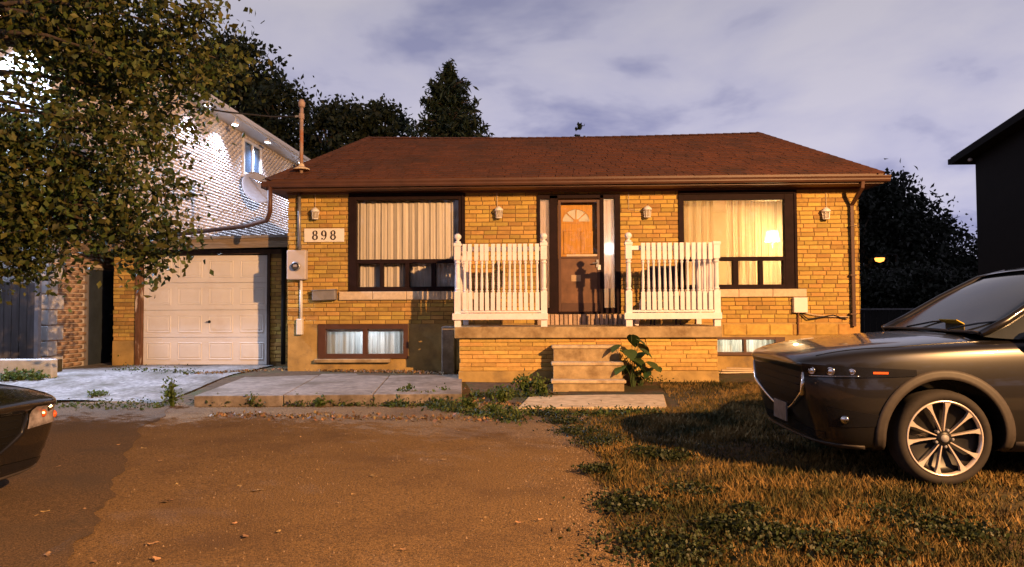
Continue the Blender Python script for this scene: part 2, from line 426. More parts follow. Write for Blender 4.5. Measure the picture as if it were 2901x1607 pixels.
# concrete apron before the garage and side yard, lit white from the neighbour's lamps
def apron():
    mb = MB()
    xl, xr = -13.0, G(545, 1100, .1).x
    def fn(u, v):
        x = xl + u * (xr - xl); y = 10.0 + .18 * math.sin(x * 1.7) + v * (17 - 10.2)
        return (x, y, gz(x, y) + 0.012 + .01 * math.sin(x * 3) * math.sin(y * 2.3))
    mb.grid(fn, 40, 30)
    return tag(mb.build('concrete_apron', m_apron, smooth=True), kind='structure')
apron()
# front walk slab: three pours with joints
wz = 0.15
c0 = G(548, 1122, wz); c1 = G(1310, 1118, wz); c2 = G(1310, 1062, wz); c3 = G(735, 1052, wz)
walk = empty('front_walk', (0, 0, 0)); tag(walk, kind='structure')
for k in range(3):
    a, b = k / 3 + .0015, (k + 1) / 3 - .0015
    q = [c0.lerp(c1, a), c0.lerp(c1, b), c3.lerp(c2, b), c3.lerp(c2, a)]
    MB().prism([(p.x, p.y) for p in q], lambda p: (p[0], p[1], -.03), lambda p: (p[0], p[1], wz + .004 * k)).build('paving_slab', m_walk, walk, bevel=.012)

# ------------------------------------------------------------------ bungalow
house = empty('bungalow', ((x_hl + x_hr) / 2, YW, 0), 'single-storey yellow brick bungalow with brown hip roof and dark window frames', 'house')
def W(px, py): p = P(px, py, YW); return p.x, p.z
def rect(x0, y0, x1, y1):
    a = P(x0, (y0 + y1) / 2, YW); b = P(x1, (y0 + y1) / 2, YW); t = P((x0 + x1) / 2, y0, YW); d = P((x0 + x1) / 2, y1, YW)
    return a.x, b.x, d.z, t.z          # x0, x1, z0, z1
z_bt = W(1625, 916)[1]                 # bottom of the brickwork
z_top = 3.46
wl = rect(990, 545, 1316, 826); wr = rect(1924, 541, 2256, 819)
dr = rect(1524, 553, 1756, 888); bl = rect(903, 920, 1155, 1015); br = rect(2022, 957, 2222, 1006)
OPEN = [wl, wr, dr, bl, br]
# backing wall with openings, cut into vertical strips
def wall_with_holes(x0, x1, z0, z1, holes, y0, y1, mb):
    xs = sorted(set([x0, x1] + [h[0] for h in holes] + [h[1] for h in holes]))
    for a, b in zip(xs[:-1], xs[1:]):
        hs = sorted([(h[2], h[3]) for h in holes if h[0] < (a + b) / 2 < h[1]])
        z = z0
        for lo, hi in hs:
            if lo > z: mb.box(a, b, y0, y1, z, lo)
            z = hi
        if z1 > z: mb.box(a, b, y0, y1, z, z1)
mb = MB(); wall_with_holes(x_hl + .012, x_hr - .012, z_bt, z_top, [h for h in OPEN if h[3] > z_bt], YW + .012, YW + .24, mb)
mb.build('wall', m_mortar, house)
mb = MB(); wall_with_holes(x_hl + .006, x_hr - .006, -.35, z_bt - .001, [bl, br, (dr[0], dr[1], dr[2], dr[3])], YW + .008, YW + .26, mb)
mb.build('foundation', m_conc, house)
# side and back walls
m_sidebrick = m_mortar
mb = MB(); mb.box(x_hl + .01, x_hl + .24, YW + .245, YB, -.35, z_top); mb.box(x_hr - .24, x_hr - .01, YW + .245, YB, -.35, z_top)
mb.box(x_hl + .245, x_hr - .245, YB - .24, YB, -.35, z_top); mb.build('side_wall', m_mortar, house)
# bricks
PZ, LB = 0.0768, 0.238
def lay(x0, x1, z0, z1, holes, pz=PZ, lb=LB, joint=0.011, bond=0.5):
    res = []; k = 0; z = z0
    while z + pz <= z1 + .02:
        off = (0 if k % 2 == 0 else lb * bond) + rnd.uniform(-.02, .02)
        x = x0 - off
        while x < x1:
            ll = lb * rnd.choice([1, 1, 1, 1, .55, .8]) if bond == .5 and rnd.random() < .25 else lb
            a, b = max(x, x0), min(x + ll, x1); x += ll
            seg = [(a, b - joint)]
            for h in holes:
                if min(z + pz, h[3]) - max(z, h[2]) > pz * .45:
                    ns = []
                    for (p, q) in seg:
                        if q <= h[0] or p >= h[1]: ns.append((p, q)); continue
                        if p < h[0]: ns.append((p, h[0]))
                        if q > h[1]: ns.append((h[1], q))
                    seg = ns
            for p, q in seg:
                if q - p > .035: res.append((p, q, z, z + pz - joint))
        z += pz; k += 1
    return res
sill_holes = [(P(962, 838, YW).x, P(1345, 838, YW).x, W(1100, 850)[1], W(1100, 826)[1]), (P(1900, 830, YW).x, P(2284, 830, YW).x, W(2150, 842)[1], W(2150, 819)[1])]
br_list = lay(x_hl, x_hr, z_bt, z_top - .02, OPEN + sill_holes)
def hidden(b):
    cxm = (b[0] + b[1]) / 2
    for pa, pb in ((1290, 1550), (1770, 2045)):
        if P(pa, 800, YW).x < cxm < P(pb, 800, YW).x and b[2] < 2.35: return True
    return P(1310, 800, YW).x < cxm < P(2040, 800, YW).x and b[2] < 1.1 or b[2] > z_top - .12
cand = sorted([b for b in br_list if not hidden(b) and abs((b[1] - b[0]) - (LB - .011)) < .004], key=lambda b: (b[0] + b[1]) ** 2 / 4 + (b[2] - 1.8) ** 2 * 4)
# keep the largest-showing 300: spread over every open stretch of the front
rnd2 = random.Random(3); rnd2.shuffle(cand); single = cand[:300]; sset = set(single)
def brick_mesh(l, h, d=.06):
    mb = MB(); mb.brick(-l / 2, l / 2, 0, d, -h / 2, h / 2, jit=.0025)
    me = bpy.data.meshes.new('brick'); me.from_pydata(mb.v, [], mb.f); me.materials.append(m_brick); return me
bms = [brick_mesh(LB - .011, PZ - .011) for _ in range(4)]
def place_brick(me, x, y, z, parent):
    o = bpy.data.objects.new('brick', me); o.location = (x, y, z); col.objects.link(o); attach(o, parent)
for b in single:
    place_brick(rnd.choice(bms), (b[0] + b[1]) / 2, YW + rnd.uniform(-.005, .004), (b[2] + b[3]) / 2, house)
mb = MB()
for b in br_list:
    if b not in sset: y = YW + rnd.uniform(-.005, .004); mb.brick(b[0], b[1], y, y + .05, b[2], b[3], jit=.0025)
# toothed corner returns at both ends
for k in range(int((z_top - z_bt) / PZ)):
    for xx in (x_hl, x_hr):
        y = YW + .004
        s = -1 if xx == x_hl else 1
        dd = rnd.uniform(.001, .009)
        mb.box(min(xx, xx + s * dd), max(xx, xx + s * dd), YW + .008, YW + (.23 if k % 2 else .12), z_bt + k * PZ, z_bt + k * PZ + PZ - .011)
tag(mb.build('brick_courses', m_brick, house), kind='stuff')
# the course of big foundation blocks right of the porch
zc0, zc1 = W(2200, 950)[1], W(2200, 919)[1]
xb = P(2050, 930, YW).x
while xb < x_hr - .05:
    w = rnd.uniform(.38, .44); e1 = min(xb + w, x_hr) - .012
    o = MB().brick(xb, e1, YW - .010, YW + .05, zc0, zc1, c=.012, jit=.004).build('foundation_block', m_brick, house); xb += w

# ---- roof
ov = 0.45
YE = YW - ov
eL = P(752, 508, YE); eR = P(2506, 494, YE)
z_e = (eL.z + eR.z) / 2
YR = YE + 2.9
rL = P(1046, 390, YR); rR = P(2146, 377, YR)
YEB = YE + 2 * 2.9 + .6
A, B_, C_, D_ = Vector((eL.x, YE, z_e)), Vector((eR.x, YE, z_e)), Vector((eR.x, YEB, z_e)), Vector((eL.x, YEB, z_e))
def RP(u):                     # ridge line, with the slight sag the photograph shows
    p = rL.lerp(rR, u); return p - Vector((0, 0, .05 * math.sin(PI * u)))
mb = MB()
nr = 12
rp = [RP(i / nr) for i in range(nr + 1)]
base = [A.lerp(B_, i / nr) for i in range(nr + 1)]; back = [D_.lerp(C_, i / nr) for i in range(nr + 1)]
for i in range(nr):
    mb.add([base[i], base[i + 1], rp[i + 1], rp[i]], [(0, 1, 2, 3)]); mb.add([back[i + 1], back[i], rp[i], rp[i + 1]], [(0, 1, 2, 3)])
mb.add([D_, A, rL], [(0, 1, 2)]); mb.add([B_, C_, rR], [(0, 1, 2)])
roof = mb.build('roof', m_shingle, house)
# shingle tabs: each course laps the one below
mb = MB()
def shingles(p00, p10, fn_top, ncourse, tab=0.30, seed=1):
    r = random.Random(seed)
    nrm = (p10 - p00).cross(fn_top(0.5) - p00.lerp(p10, .5)).normalized()
    if nrm.z < 0: nrm = -nrm
    for k in range(ncourse):
        t0, t1 = k / ncourse, min(1, (k + 1.25) / ncourse)
        def at(s, t): return p00.lerp(p10, s).lerp(fn_top(s), t)
        Lk = (at(1, t0) - at(0, t0)).length; nt_ = max(1, int(Lk / tab)); off = r.random() / nt_
        wob = [r.uniform(-.05, .05) / ncourse for _ in range(nt_ + 1)]
        for i in range(-1, nt_ + 1):
            s0, s1 = max(0, (i + off * nt_) / nt_ + .0006), min(1, (i + 1 + off * nt_) / nt_ - .0006)
            if s1 - s0 < .002: continue
            lift = .012 + r.uniform(0, .006); dz = r.uniform(-.04, .04) / ncourse
            ta = max(-.01, t0 + dz)
            a, b, c, d = at(s0, ta), at(s1, ta), at(s1, t1), at(s0, t1)
            mb.add([a + nrm * lift, b + nrm * lift, c + nrm * .003, d + nrm * .003, a + nrm * .001, b + nrm * .001], [(0, 1, 2, 3), (4, 5, 1, 0)])
shingles(A, B_, lambda s: RP(s), 23, seed=1)
shingles(B_, C_, lambda s: rR, 21, seed=2)
shingles(D_, A, lambda s: rL, 21, seed=3)
tag(mb.build('shingles', m_shingle, roof), kind='stuff')
mb = MB()
for i in range(46):
    a, b = RP(i / 46), RP((i + 1.15) / 46 if i < 45 else 1)
    d = Vector((0, .13, -.055))
    e_ = Vector((0, 0, .022 + .004 * rnd.random()))
    mb.add([a + e_, b + e_ - Vector((0, 0, .01)), b + e_ + d - Vector((0, 0, .01)), a + e_ + d, a + e_ + Vector((0, -.13, -.055)), b + e_ + Vector((0, -.13, -.065))],
           [(0, 1, 2, 3), (4, 5, 1, 0)])
for (p, q, nm) in ((rR, B_, 1), (rL, A, 2)):
    n = 18
    for i in range(n):
        a, b = p.lerp(q, i / n), p.lerp(q, min(1, (i + 1.15) / n))
        d = (q - p).normalized(); sdv = d.cross(Vector((0, 0, 1))).normalized() * .13
        up = Vector((0, 0, .03)); dn = Vector((0, 0, -.045))
        mb.add([a + up, b + up + Vector((0, 0, .008)), b + up + sdv + dn, a + up + sdv + dn, a + up - sdv + dn, b + up - sdv + dn], [(0, 1, 2, 3), (4, 5, 1, 0)])
mb.build('ridge_caps', m_shingle, roof)
# soffit, frieze, fascia and gutter
zs = z_e - .16
bx('soffit', m_brownl, house, eL.x + .05, eR.x - .05, YE + .03, YW + .3, zs, zs + .02)
bx('side_soffit', m_brownl, house, eL.x + .05, x_hl + .2, YW + .301, YEB - .1, zs, zs + .02); bx('side_soffit', m_brownl, house, x_hr - .2, eR.x - .05, YW + .301, YEB - .1, zs, zs + .02)
zf1 = zs - .002; zf0 = W(1450, 546)[1]
bx('frieze_board', m_brownl, house, x_hl - .02, x_hr + .02, YW - .03, YW + .01, zf0, zf1, bevel=.004)
bx('fascia', m_brown, house, eL.x + .02, eR.x - .02, YE, YE + .025, zs - .01, z_e + .0)
mb = MB()
prof = [(.0, .0), (-.075, .0), (-.095, .03), (-.095, .055), (-.115, .085), (-.115, .10), (-.108, .10), (-.1, .06), (-.085, .035), (-.07, .008), (0, .008)]
mb.prism(prof, lambda p: (eL.x - .03, YE - .002 + p[0], z_e - .145 + p[1]), lambda p: (eR.x + .06, YE - .002 + p[0], z_e - .145 + p[1]))
gut = mb.build('gutter', m_brown, house)
# gutter returns along both sides
bx('side_gutter', m_brown, house, eR.x + .0, eR.x + .075, YE + .03, YEB, z_e - .14, z_e - .05); bx('side_gutter', m_brown, house, eL.x - .09, eL.x - .0, YE + .03, YEB, z_e - .14, z_e - .05)
# right downspout: outlet, two elbows, pipe with straps
mb = MB()
p0 = P(2444, 512, YE - .05); p1 = P(2443, 530, YE - .03); p2 = P(2413, 582, YW - .07); p3 = P(2416, 700, YW - .07); p4 = P(2420, 925, YW - .07)
mb.tube([p0, p1, p1.lerp(p2, .5), p2, p3, p4], .042, n=4); ds = mb.build('downspout', m_brown, house, bevel=.006)
for py in (640, 780, 890):
    q = P(2416, py, YW - .07); bx('strap', m_brown, ds, q.x - .05, q.x + .05, YW - .115, YW + .0, q.z - .012, q.z + .012)
# left downspout: drops, then runs on over the garage roof
mb = MB()
q0 = P(764, 522, YE - .05); q1 = P(765, 600, YE - .05); q2 = P(757, 624, YE + .05); q3 = P(700, 640, YW + .45); q4 = P(505, 664, YW + 1.1)
mb.tube([q0, q1, q2, q3, q4], [.045, .045, .045, .042, .042], n=8); mb.build('downspout', m_brown, house, smooth=True)

# ---- windows
def bar(mb, r, y0, y1): mb.box(r[0], r[1], y0, y1, r[2], r[3])
def window(r, name, label, members, panes, y0=YW - .028, y1=YW + .10, fm=None, pm=None):
    mb = MB()
    for m_ in members: bar(mb, m_, y0 + rnd.uniform(0, .004), y1)
    w = mb.build(name, fm or m_frame, house, bevel=.005)
    w['label'] = label
    for p in panes:
        bx('pane', pm or m_pane, w, p[0] - .004, p[1] + .004, y1 - .045, y1 - .041, p[2] - .004, p[3] + .004)
    return w
def R4(x0, y0, x1, y1): return rect(x0, y0, x1, y1)
def frame_members(r, hole_list, pane_rect):
    pass
# left picture window
lt = R4(1010, 566, 1299, 735)
lows = [R4(1015, 747, 1077, 812), R4(1086, 747, 1148, 812), R4(1160, 747, 1222, 812), R4(1234, 747, 1294, 812)]
def members_for(r, top, lows):
    o = .012
    X0, X1, Z0, Z1 = r[0] - o, r[1] + o, r[2] - o, r[3] + o
    ms = [(X0, top[0], Z0, Z1), (top[1], X1, Z0, Z1), (top[0], top[1], top[3], Z1)]
    zl0 = min(l[2] for l in lows); zl1 = max(l[3] for l in lows)
    ms.append((top[0], top[1], zl1, top[2])); ms.append((top[0], top[1], Z0, zl0))
    xs = [top[0]] + [v for l in lows for v in (l[0], l[1])] + [top[1]]
    for a, b in zip(xs[0::2], xs[1::2]):
        if b - a > .005: ms.append((a, b, zl0, zl1))
    return ms, [(l[0], l[1], zl0, zl1) for l in lows]
ms, lw = members_for(wl, lt, lows)
w1 = window(wl, 'window', 'dark-framed picture window with drawn sheer curtain left of the porch', ms, [lt] + lw)
rt = R4(1937, 566, 2222, 728)
lows2 = [R4(1942, 740, 2002, 806), R4(2012, 740, 2076, 806), R4(2091, 740, 2150, 806), R4(2161, 740, 2218, 806)]
ms, lw = members_for(wr, rt, lows2)
w2 = window(wr, 'window', 'dark-framed picture window glowing warm right of the porch', ms, [rt] + lw)
# brick-mould strip giving the right jamb of each window its stepped edge
for w_, r_ in ((w1, wl), (w2, wr)):
    mb = MB(); mb.box(r_[1] - .045, r_[1] - .02, YW - .05, YW - .029, r_[2], r_[3] - .03); mb.box(r_[0] + .0, r_[1] - .02, YW - .06, YW - .029, r_[3] - .055, r_[3] - .02)
    mb.build('moulding', m_frame, w_, bevel=.004)
# stone sills
for k, (h, ww) in enumerate(zip(sill_holes, (w1, w2))):
    n = 4; xs = [h[0] + (h[1] - h[0]) * i / n for i in range(n + 1)]
    for a, b in zip(xs[:-1], xs[1:]):
        MB().brick(a, b - .006, YW - .055, YW + .1, h[2], h[3] - .002, c=.012, jit=.005).build('sill', m_stone, ww)
# basement windows
b1 = R4(923, 933, 1028, 1003); b2 = R4(1041, 933, 1143, 1003)
ms = [(bl[0] - .01, b1[0], bl[2] - .01, bl[3] + .01), (b2[1], bl[1] + .01, bl[2] - .01, bl[3] + .01), (b1[0], b2[1], b1[3], bl[3] + .01), (b1[0], b2[1], bl[2] - .01, b1[2]), (b1[1], b2[0], b1[2], b1[3])]
w3 = window(bl, 'basement_window', 'brown two-pane basement window left of the porch', ms, [b1, b2], fm=m_brown)
bx('sill', m_step, w3, bl[0] - .06, bl[1] - .3, YW - .10, YW + .01, bl[2] - .075, bl[2] - .011, bevel=.01)
b1r = R4(2030, 963, 2106, 998); b2r = R4(2114, 963, 2196, 998)
ms = [(br[0] - .01, b1r[0], br[2] - .01, br[3] + .01), (b2r[1], br[1] + .01, br[2] - .01, br[3] + .01), (b1r[0], b2r[1], b1r[3], br[3] + .01), (b1r[0], b2r[1], br[2] - .01, b1r[2]), (b1r[1], b2r[0], b1r[2], b1r[3])]
w4 = window(br, 'basement_window', 'low lit basement window between porch and car', ms, [b1r, b2r], fm=m_brown)
# ---- entrance: frame, sidelights, storm door, oak door with fanlight
sl1 = R4(1531, 564, 1557, 872); sl2 = R4(1711, 564, 1742, 872)
do = R4(1581, 566, 1700, 884)
o = .012
ent = MB()
for m_ in [(dr[0] - o, sl1[0], dr[2], dr[3] + o), (sl1[1], do[0], dr[2], dr[3] - .001), (do[1], sl2[0], dr[2], dr[3] - .001), (sl2[1], dr[1] + o, dr[2], dr[3] + o),
           (sl1[0], sl2[1], sl1[3], dr[3] + o), (sl1[0], sl1[1], dr[2], sl1[2]), (sl2[0], sl2[1], dr[2], sl2[2])]:
    bar(ent, m_, YW - .03, YW + .14)
ent.box(do[0], do[1], YW - .045, YW + .2, dr[2] - .01, do[2])
door = ent.build('entrance', m_frame, house, bevel=.005)
for s_ in (sl1, sl2): bx('sidelight_pane', m_pane, door, s_[0] - .003, s_[1] + .003, YW + .06, YW + .064, s_[2] - .003, s_[3] + .003)
# storm door
zmid = W(1640, 727)[1]
st = .055
mb = MB()
y0, y1 = YW - .02, YW + .02
mb.box(do[0] + .004, do[0] + st, y0, y1, do[2] + .004, do[3] - .004); mb.box(do[1] - st, do[1] - .004, y0, y1, do[2] + .004, do[3] - .004)
mb.box(do[0] + st, do[1] - st, y0, y1, do[3] - .05, do[3] - .004); mb.box(do[0] + st, do[1] - st, y0, y1, zmid - .035, zmid); mb.box(do[0] + st, do[1] - st, y0, y1, do[2] + .004, do[2] + .16)
sd_ = mb.build('storm_door', m_brown, house, bevel=.005)
bx('pane', m_pane, sd_, do[0] + st - .003, do[1] - st + .003, YW, YW + .004, zmid - .003, do[3] - .047)
bx('kick_panel', mat('bronze_panel', (0.17, 0.085, 0.045), rough=.35, var=.25, scale=5), sd_, do[0] + st, do[1] - st, YW - .004, YW + .01, do[2] + .16, zmid - .035)
hx = do[1] - .05
mb = MB(); mb.box(hx - .02, hx + .02, YW - .036, YW - .019, zmid - .20, zmid - .06); mb.tube([(hx, YW - .04, zmid - .12), (hx - .01, YW - .075, zmid - .12), (hx - .09, YW - .075, zmid - .125)], .011, n=8)
mb.build('door_handle', m_grey, sd_, smooth=False)
q = P(1697, 758, YW); bx('latch_plate', m_whitem, sd_, q.x - .028, q.x + .028, YW - .034, YW - .021, q.z - .045, q.z + .045, bevel=.004)
bx('push_bar', m_stone, sd_, do[0] + st + .1, do[1] - st, YW - .016, YW - .005, zmid + .002, zmid + .04)
q = P(1632, 788, YW); MB().box(q.x - .085, q.x + .085, YW - .012, YW - .006, q.z - .06, q.z + .055).build('paper_notice', mat('aged_paper', (.5, .36, .22), rough=.9), sd_)
# oak door behind
yd0, yd1 = YW + .13, YW + .17
fc = P(1633, 626, YW); fr = (P(1673, 626, YW).x - P(1593, 626, YW).x) / 2; fz = fc.z; fx = fc.x; frz = fr * .92
mb = MB()
def oak_top():
    n = 20; x0, x1, z1 = do[0], do[1], do[3] + .02
    arc = [(fx + fr * math.cos(PI * i / n), fz + frz * math.sin(PI * i / n)) for i in range(n + 1)]
    outp = []
    for i in range(n + 1):
        a = PI * i / n; c, s = math.cos(a), math.sin(a)
        ts = []
        if c > 1e-6: ts.append((x1 - fx) / c)
        if c < -1e-6: ts.append((x0 - fx) / c)
        if s > 1e-6: ts.append((z1 - fz) / s)
        t = min(ts); outp.append((fx + c * t, fz + s * t))
    # make sure the corners are reached
    outp[5] = (x1, z1) if abs(outp[5][1] - z1) < .2 else outp[5]; outp[15] = (x0, z1) if abs(outp[15][1] - z1) < .2 else outp[15]
    vs = [(p[0], yd0, p[1]) for p in arc] + [(p[0], yd0, p[1]) for p in outp] + [(p[0], yd1, p[1]) for p in arc]
    m = n + 1
    mb.add(vs, [(i, m + i, m + i + 1, i + 1) for i in range(n)] + [(i, i + 1, 2 * m + i + 1, 2 * m + i) for i in range(n)])
oak_top()
mb.box(do[0], do[1], yd0, yd1, do[2], fz)
oak = mb.build('inner_door', m_wood, house)
# raised panels and the fan's glazing bars
dw = do[1] - do[0]
for i in range(2):
    xa = do[0] + dw * (.13 + .42 * i); xb_ = xa + dw * .32
    MB().brick(xa, xb_, yd0 - .016, yd0 + .002, zmid + .05, fz - .17, c=.012).build('door_panel', m_wood, oak)
    MB().brick(xa, xb_, yd0 - .016, yd0 + .002, do[2] + .2, zmid - .12, c=.012).build('door_panel', m_wood, oak)
mb = MB()
for a in (45, 90, 135):
    a = R(a); mb.tube([(fx + .03 * math.cos(a), yd0 + .004, fz + .03 * math.sin(a)), (fx + fr * math.cos(a), yd0 + .004, fz + frz * math.sin(a))], .014, n=4)
mb.tube([(fx + fr * math.cos(PI * i / 16), yd0 + .002, fz + frz * math.sin(PI * i / 16)) for i in range(17)], .014, n=4)
mb.box(fx - fr - .012, fx + fr + .012, yd0 - .012, yd0 + .02, fz - .028, fz); mb.box(fx - .05, fx + .05, yd0 - .008, yd0 + .015, fz, fz + .045)
mb.build('glazing_bars', m_wood, oak)
m_frost = fabric('frosted_pane', (.8, .74, .62), transl=.7, transp=.1, stripes=.02)
for i in range(4):
    a0, a1 = R(45 * i + 4), R(45 * i + 41); n = 6
    pts = [(fx, fz)] + [(fx + fr * .97 * math.cos(a0 + (a1 - a0) * k / n), fz + frz * .97 * math.sin(a0 + (a1 - a0) * k / n)) for k in range(n + 1)]
    MB().prism(pts, lambda p: (p[0], yd0 + .012, p[1]), lambda p: (p[0], yd0 + .016, p[1])).build('fan_pane', m_frost, oak)
# brick row under the door (bricks on end)
zt = dr[2] - .012
xa = dr[0] - .02
rowl = MB()
while xa < dr[1] + .3:
    MB().brick(xa, xa + .066, YW - .10, YW + .008, zt - .20, zt - .004, c=.008, jit=.003).build('sill_brick', mat('brick_sill', (.5, .36, .26), rough=.85, var=.2, scale=20, rand=.35, bump=.003), house); xa += .08

# ---- rooms behind the glass
zfl = 1.16; zce = 3.38
mb = MB()
xi0, xi1 = x_hl + .25, x_hr - .25
px1 = dr[0] - .35; px2 = dr[1] + .30
mb.box(xi0, xi1, YW + .27, YB - .25, zfl - .06, zfl); mb.build('floor', m_wood, house)
mb = MB(); mb.box(xi0, xi1, YW + .27, YB - .25, zce, zce + .05); mb.build('ceiling', mat('ceiling_paint', (.72, .66, .55), rough=.9, var=.03), house)
mb = MB(); mb.box(px1 - .05, px1 + .05, YW + .25, YB - .25, zfl, zce); mb.box(px2 - .05, px2 + .05, YW + .25, YB - .25, zfl, zce)
mb.box(xi0, px1 - .05, YW + 3.4, YW + 3.5, zfl, zce); mb.box(px1 + .05, px2 - .05, YW + 3.2, YW + 3.3, zfl, zce); mb.box(px2 + .05, xi1, YW + 3.0, YW + 3.1, zfl, zce)
mb.box(xi0 - .004, xi0 + .02, YW + .27, YW + 3.4, zfl, zce); mb.box(xi1 - .02, xi1 + .004, YW + .27, YW + 3.0, zfl, zce)
mb.build('partition_wall', m_wallin, house)
mb = MB()  # basement
xm = (bl[1] + br[0]) / 2
mb.box(xi0, xi1, YW + .27, YW + 3, -1.2, -1.15); mb.box(xi0, xi1, YW + 3, YW + 3.05, -1.2, zfl - .07); mb.box(xi0, xi1, YW + .27, YW + 3, zfl - .11, zfl - .07)
mb.box(xm - .05, xm + .05, YW + .27, YW + 3, -1.15, zfl - .11); mb.box(xi0 - .002, xi0 + .03, YW + .27, YW + 3, -1.15, zfl - .11); mb.box(xi1 - .03, xi1 + .002, YW + .27, YW + 3, -1.15, zfl - .11)
mb.build('basement_wall', m_wallin, house)
def point(name, loc, power, color, rad=.08, parent=None):
    l = bpy.data.lights.new(name, 'POINT'); l.energy = power; l.color = color; l.shadow_soft_size = rad
    o = bpy.data.objects.new(name, l); o.location = loc; col.objects.link(o)
    if parent: attach(o, parent)
    return o
def curtain(x0, x1, z0, z1, y, m, label, folds=9, amp=.03, seed=1, cat='curtain', header=True):
    r = random.Random(seed); ph = [r.uniform(0, 6) for _ in range(4)]
    wv = [(x1 - x0) * 0 + folds * k for k in (1, 2.3, .37)]
    mb = MB()
    def fn(u, v):
        t = u * 2 * PI
        a = amp * (math.sin(t * wv[0] + ph[0] + .3 * math.sin(3 * t + ph[3])) + .5 * math.sin(t * wv[1] + ph[1]) + .5 * math.sin(t * wv[2] + ph[2])) * (.5 + .5 * min(1, (1 - v) * 6))
        return (x0 + (x1 - x0) * u, y + a, z0 + (z1 - z0) * v)
    mb.grid(fn, int(folds * 14), 6)
    return tag(mb.build('curtain', m, smooth=True), label, cat, 'curtains behind the glass')
curtain(wl[0] - .05, wl[1] + .05, wl[2] - .1, wl[3] - .02, YW + .17, m_curt, 'closed pale sheer curtain behind the left picture window', folds=17, amp=.016, seed=2)
xg0, xg1 = P(2022, 650, YW + .33).x, P(2058, 650, YW + .33).x
curtain(wr[0] - .05, xg0, wr[2] - .1, wr[3] - .02, YW + .33, m_curtw, 'left panel of the cream sheer curtain in the glowing window', folds=5, amp=.022, seed=3)
curtain(xg1, wr[1] + .05, wr[2] - .1, wr[3] - .02, YW + .33, m_curtw, 'right panel of the cream sheer curtain in the glowing window', folds=9, amp=.024, seed=4)
m_sidec = fabric('sidelight_sheer', (.72, .58, .52), transl=.5, transp=.05, stripes=.05)
curtain(sl1[0] - .03, sl1[1] + .03, sl1[2], sl1[3], YW + .10, m_sidec, 'narrow pale sheer in the left sidelight of the door', folds=2, amp=.006, seed=5)
curtain(sl2[0] - .03, sl2[1] + .03, sl2[2] + .35, sl2[3], YW + .10, m_sidec, 'narrow pale sheer in the right sidelight of the door', folds=2, amp=.006, seed=6)
curtain(bl[0], bl[1], bl[2] - .05, bl[3] - .10, YW + .30, m_curtb, 'bluish lace curtain in the left basement window', folds=7, amp=.018, seed=7)
curtain(br[0], br[1], br[2] - .05, br[3] + .0, YW + .30, m_curtb, 'lace curtain in the right basement window', folds=6, amp=.015, seed=8)
# lamps indoors
def shade_lamp(name, loc, h_top, label, shade_r=.14, shade_h=.2, power=90, color=(1, .68, .30), glow=9):
    t = empty(name, loc, label, 'lamp'); z = loc[2]
    MB().lathe([(.13, 0), (.13, .02), (.03, .04)], (loc[0], loc[1], z), n=16).build('base', m_grey, t, smooth=False)
    MB().tube([(loc[0], loc[1], z + .02), (loc[0], loc[1], h_top - shade_h * .6)], .012).build('pole', m_grey, t)
    MB().lathe([(shade_r, 0), (shade_r * .72, shade_h)], (loc[0], loc[1], h_top - shade_h), n=20, closed=False).build('lamp_shade', emit('lit_shade_' + name, (1, .93, .82), glow), t, smooth=True)
    point('bulb', (loc[0], loc[1], h_top - shade_h - .08), power, color, .05, t)
    return t
ql = P(2188, 668, YW + 1.1)
shade_lamp('floor_lamp', (ql.x, ql.y, zfl), ql.z + .09, 'floor lamp with white glowing shade behind the right window', power=230)
qh = P(1726, 708, YW + .45)
t = empty('hall_lamp', (qh.x, qh.y, zfl), 'bright white lamp glowing in the right sidelight of the door', 'lamp')
MB().lathe([(.09, 0), (.09, .02), (.02, .04), (.02, qh.z - zfl - .09)], (qh.x, qh.y, zfl), n=14).build('stand', m_grey, t)
MB().lathe([(.07, 0), (.10, .04), (.10, .18), (.07, .22)], (qh.x, qh.y, qh.z - .09), n=18).build('lamp_shade', emit('lit_hall_shade', (.93, .95, 1), 14), t, smooth=True)
point('bulb', (qh.x - .5, qh.y + .9, 2.7), 60, (1, .72, .45), .1, t)
# basement ceiling tubes
for nm, xx, cc, pw, lab in (('tube_lamp', (bl[0] + bl[1]) / 2, (.86, .93, 1), 26, 'white tube lamp glowing at the head of the left basement window'), ('tube_lamp', (br[0] + br[1]) / 2, (1, .92, .66), 40, 'tube lamp glowing behind the right basement window')):
    t = empty(nm, (xx, YW + .75, .98), lab, 'lamp')
    zt_ = zfl - .16
    mb = MB(); mb.tube([(xx - .6, YW + .75, zt_), (xx + .6, YW + .75, zt_)], .02, n=10); mb.build('tube', emit('lit_tube_' + str(int(xx * 10)), cc, 10), t, smooth=True)
    bx('fitting', m_whitem, t, xx - .62, xx + .62, YW + .71, YW + .79, zt_ + .021, zt_ + .049)
    point('bulb', (xx, YW + .72, zt_ - .12), pw, cc, .1, t)
# left basement window: white blind edge along the head
bx('blind', mat('white_blind', (.8, .82, .85), rough=.6, var=.03), w3, bl[0] + .05, bl[1] - .05, YW + .2, YW + .215, b1[3] - .055, b1[3] + .02)
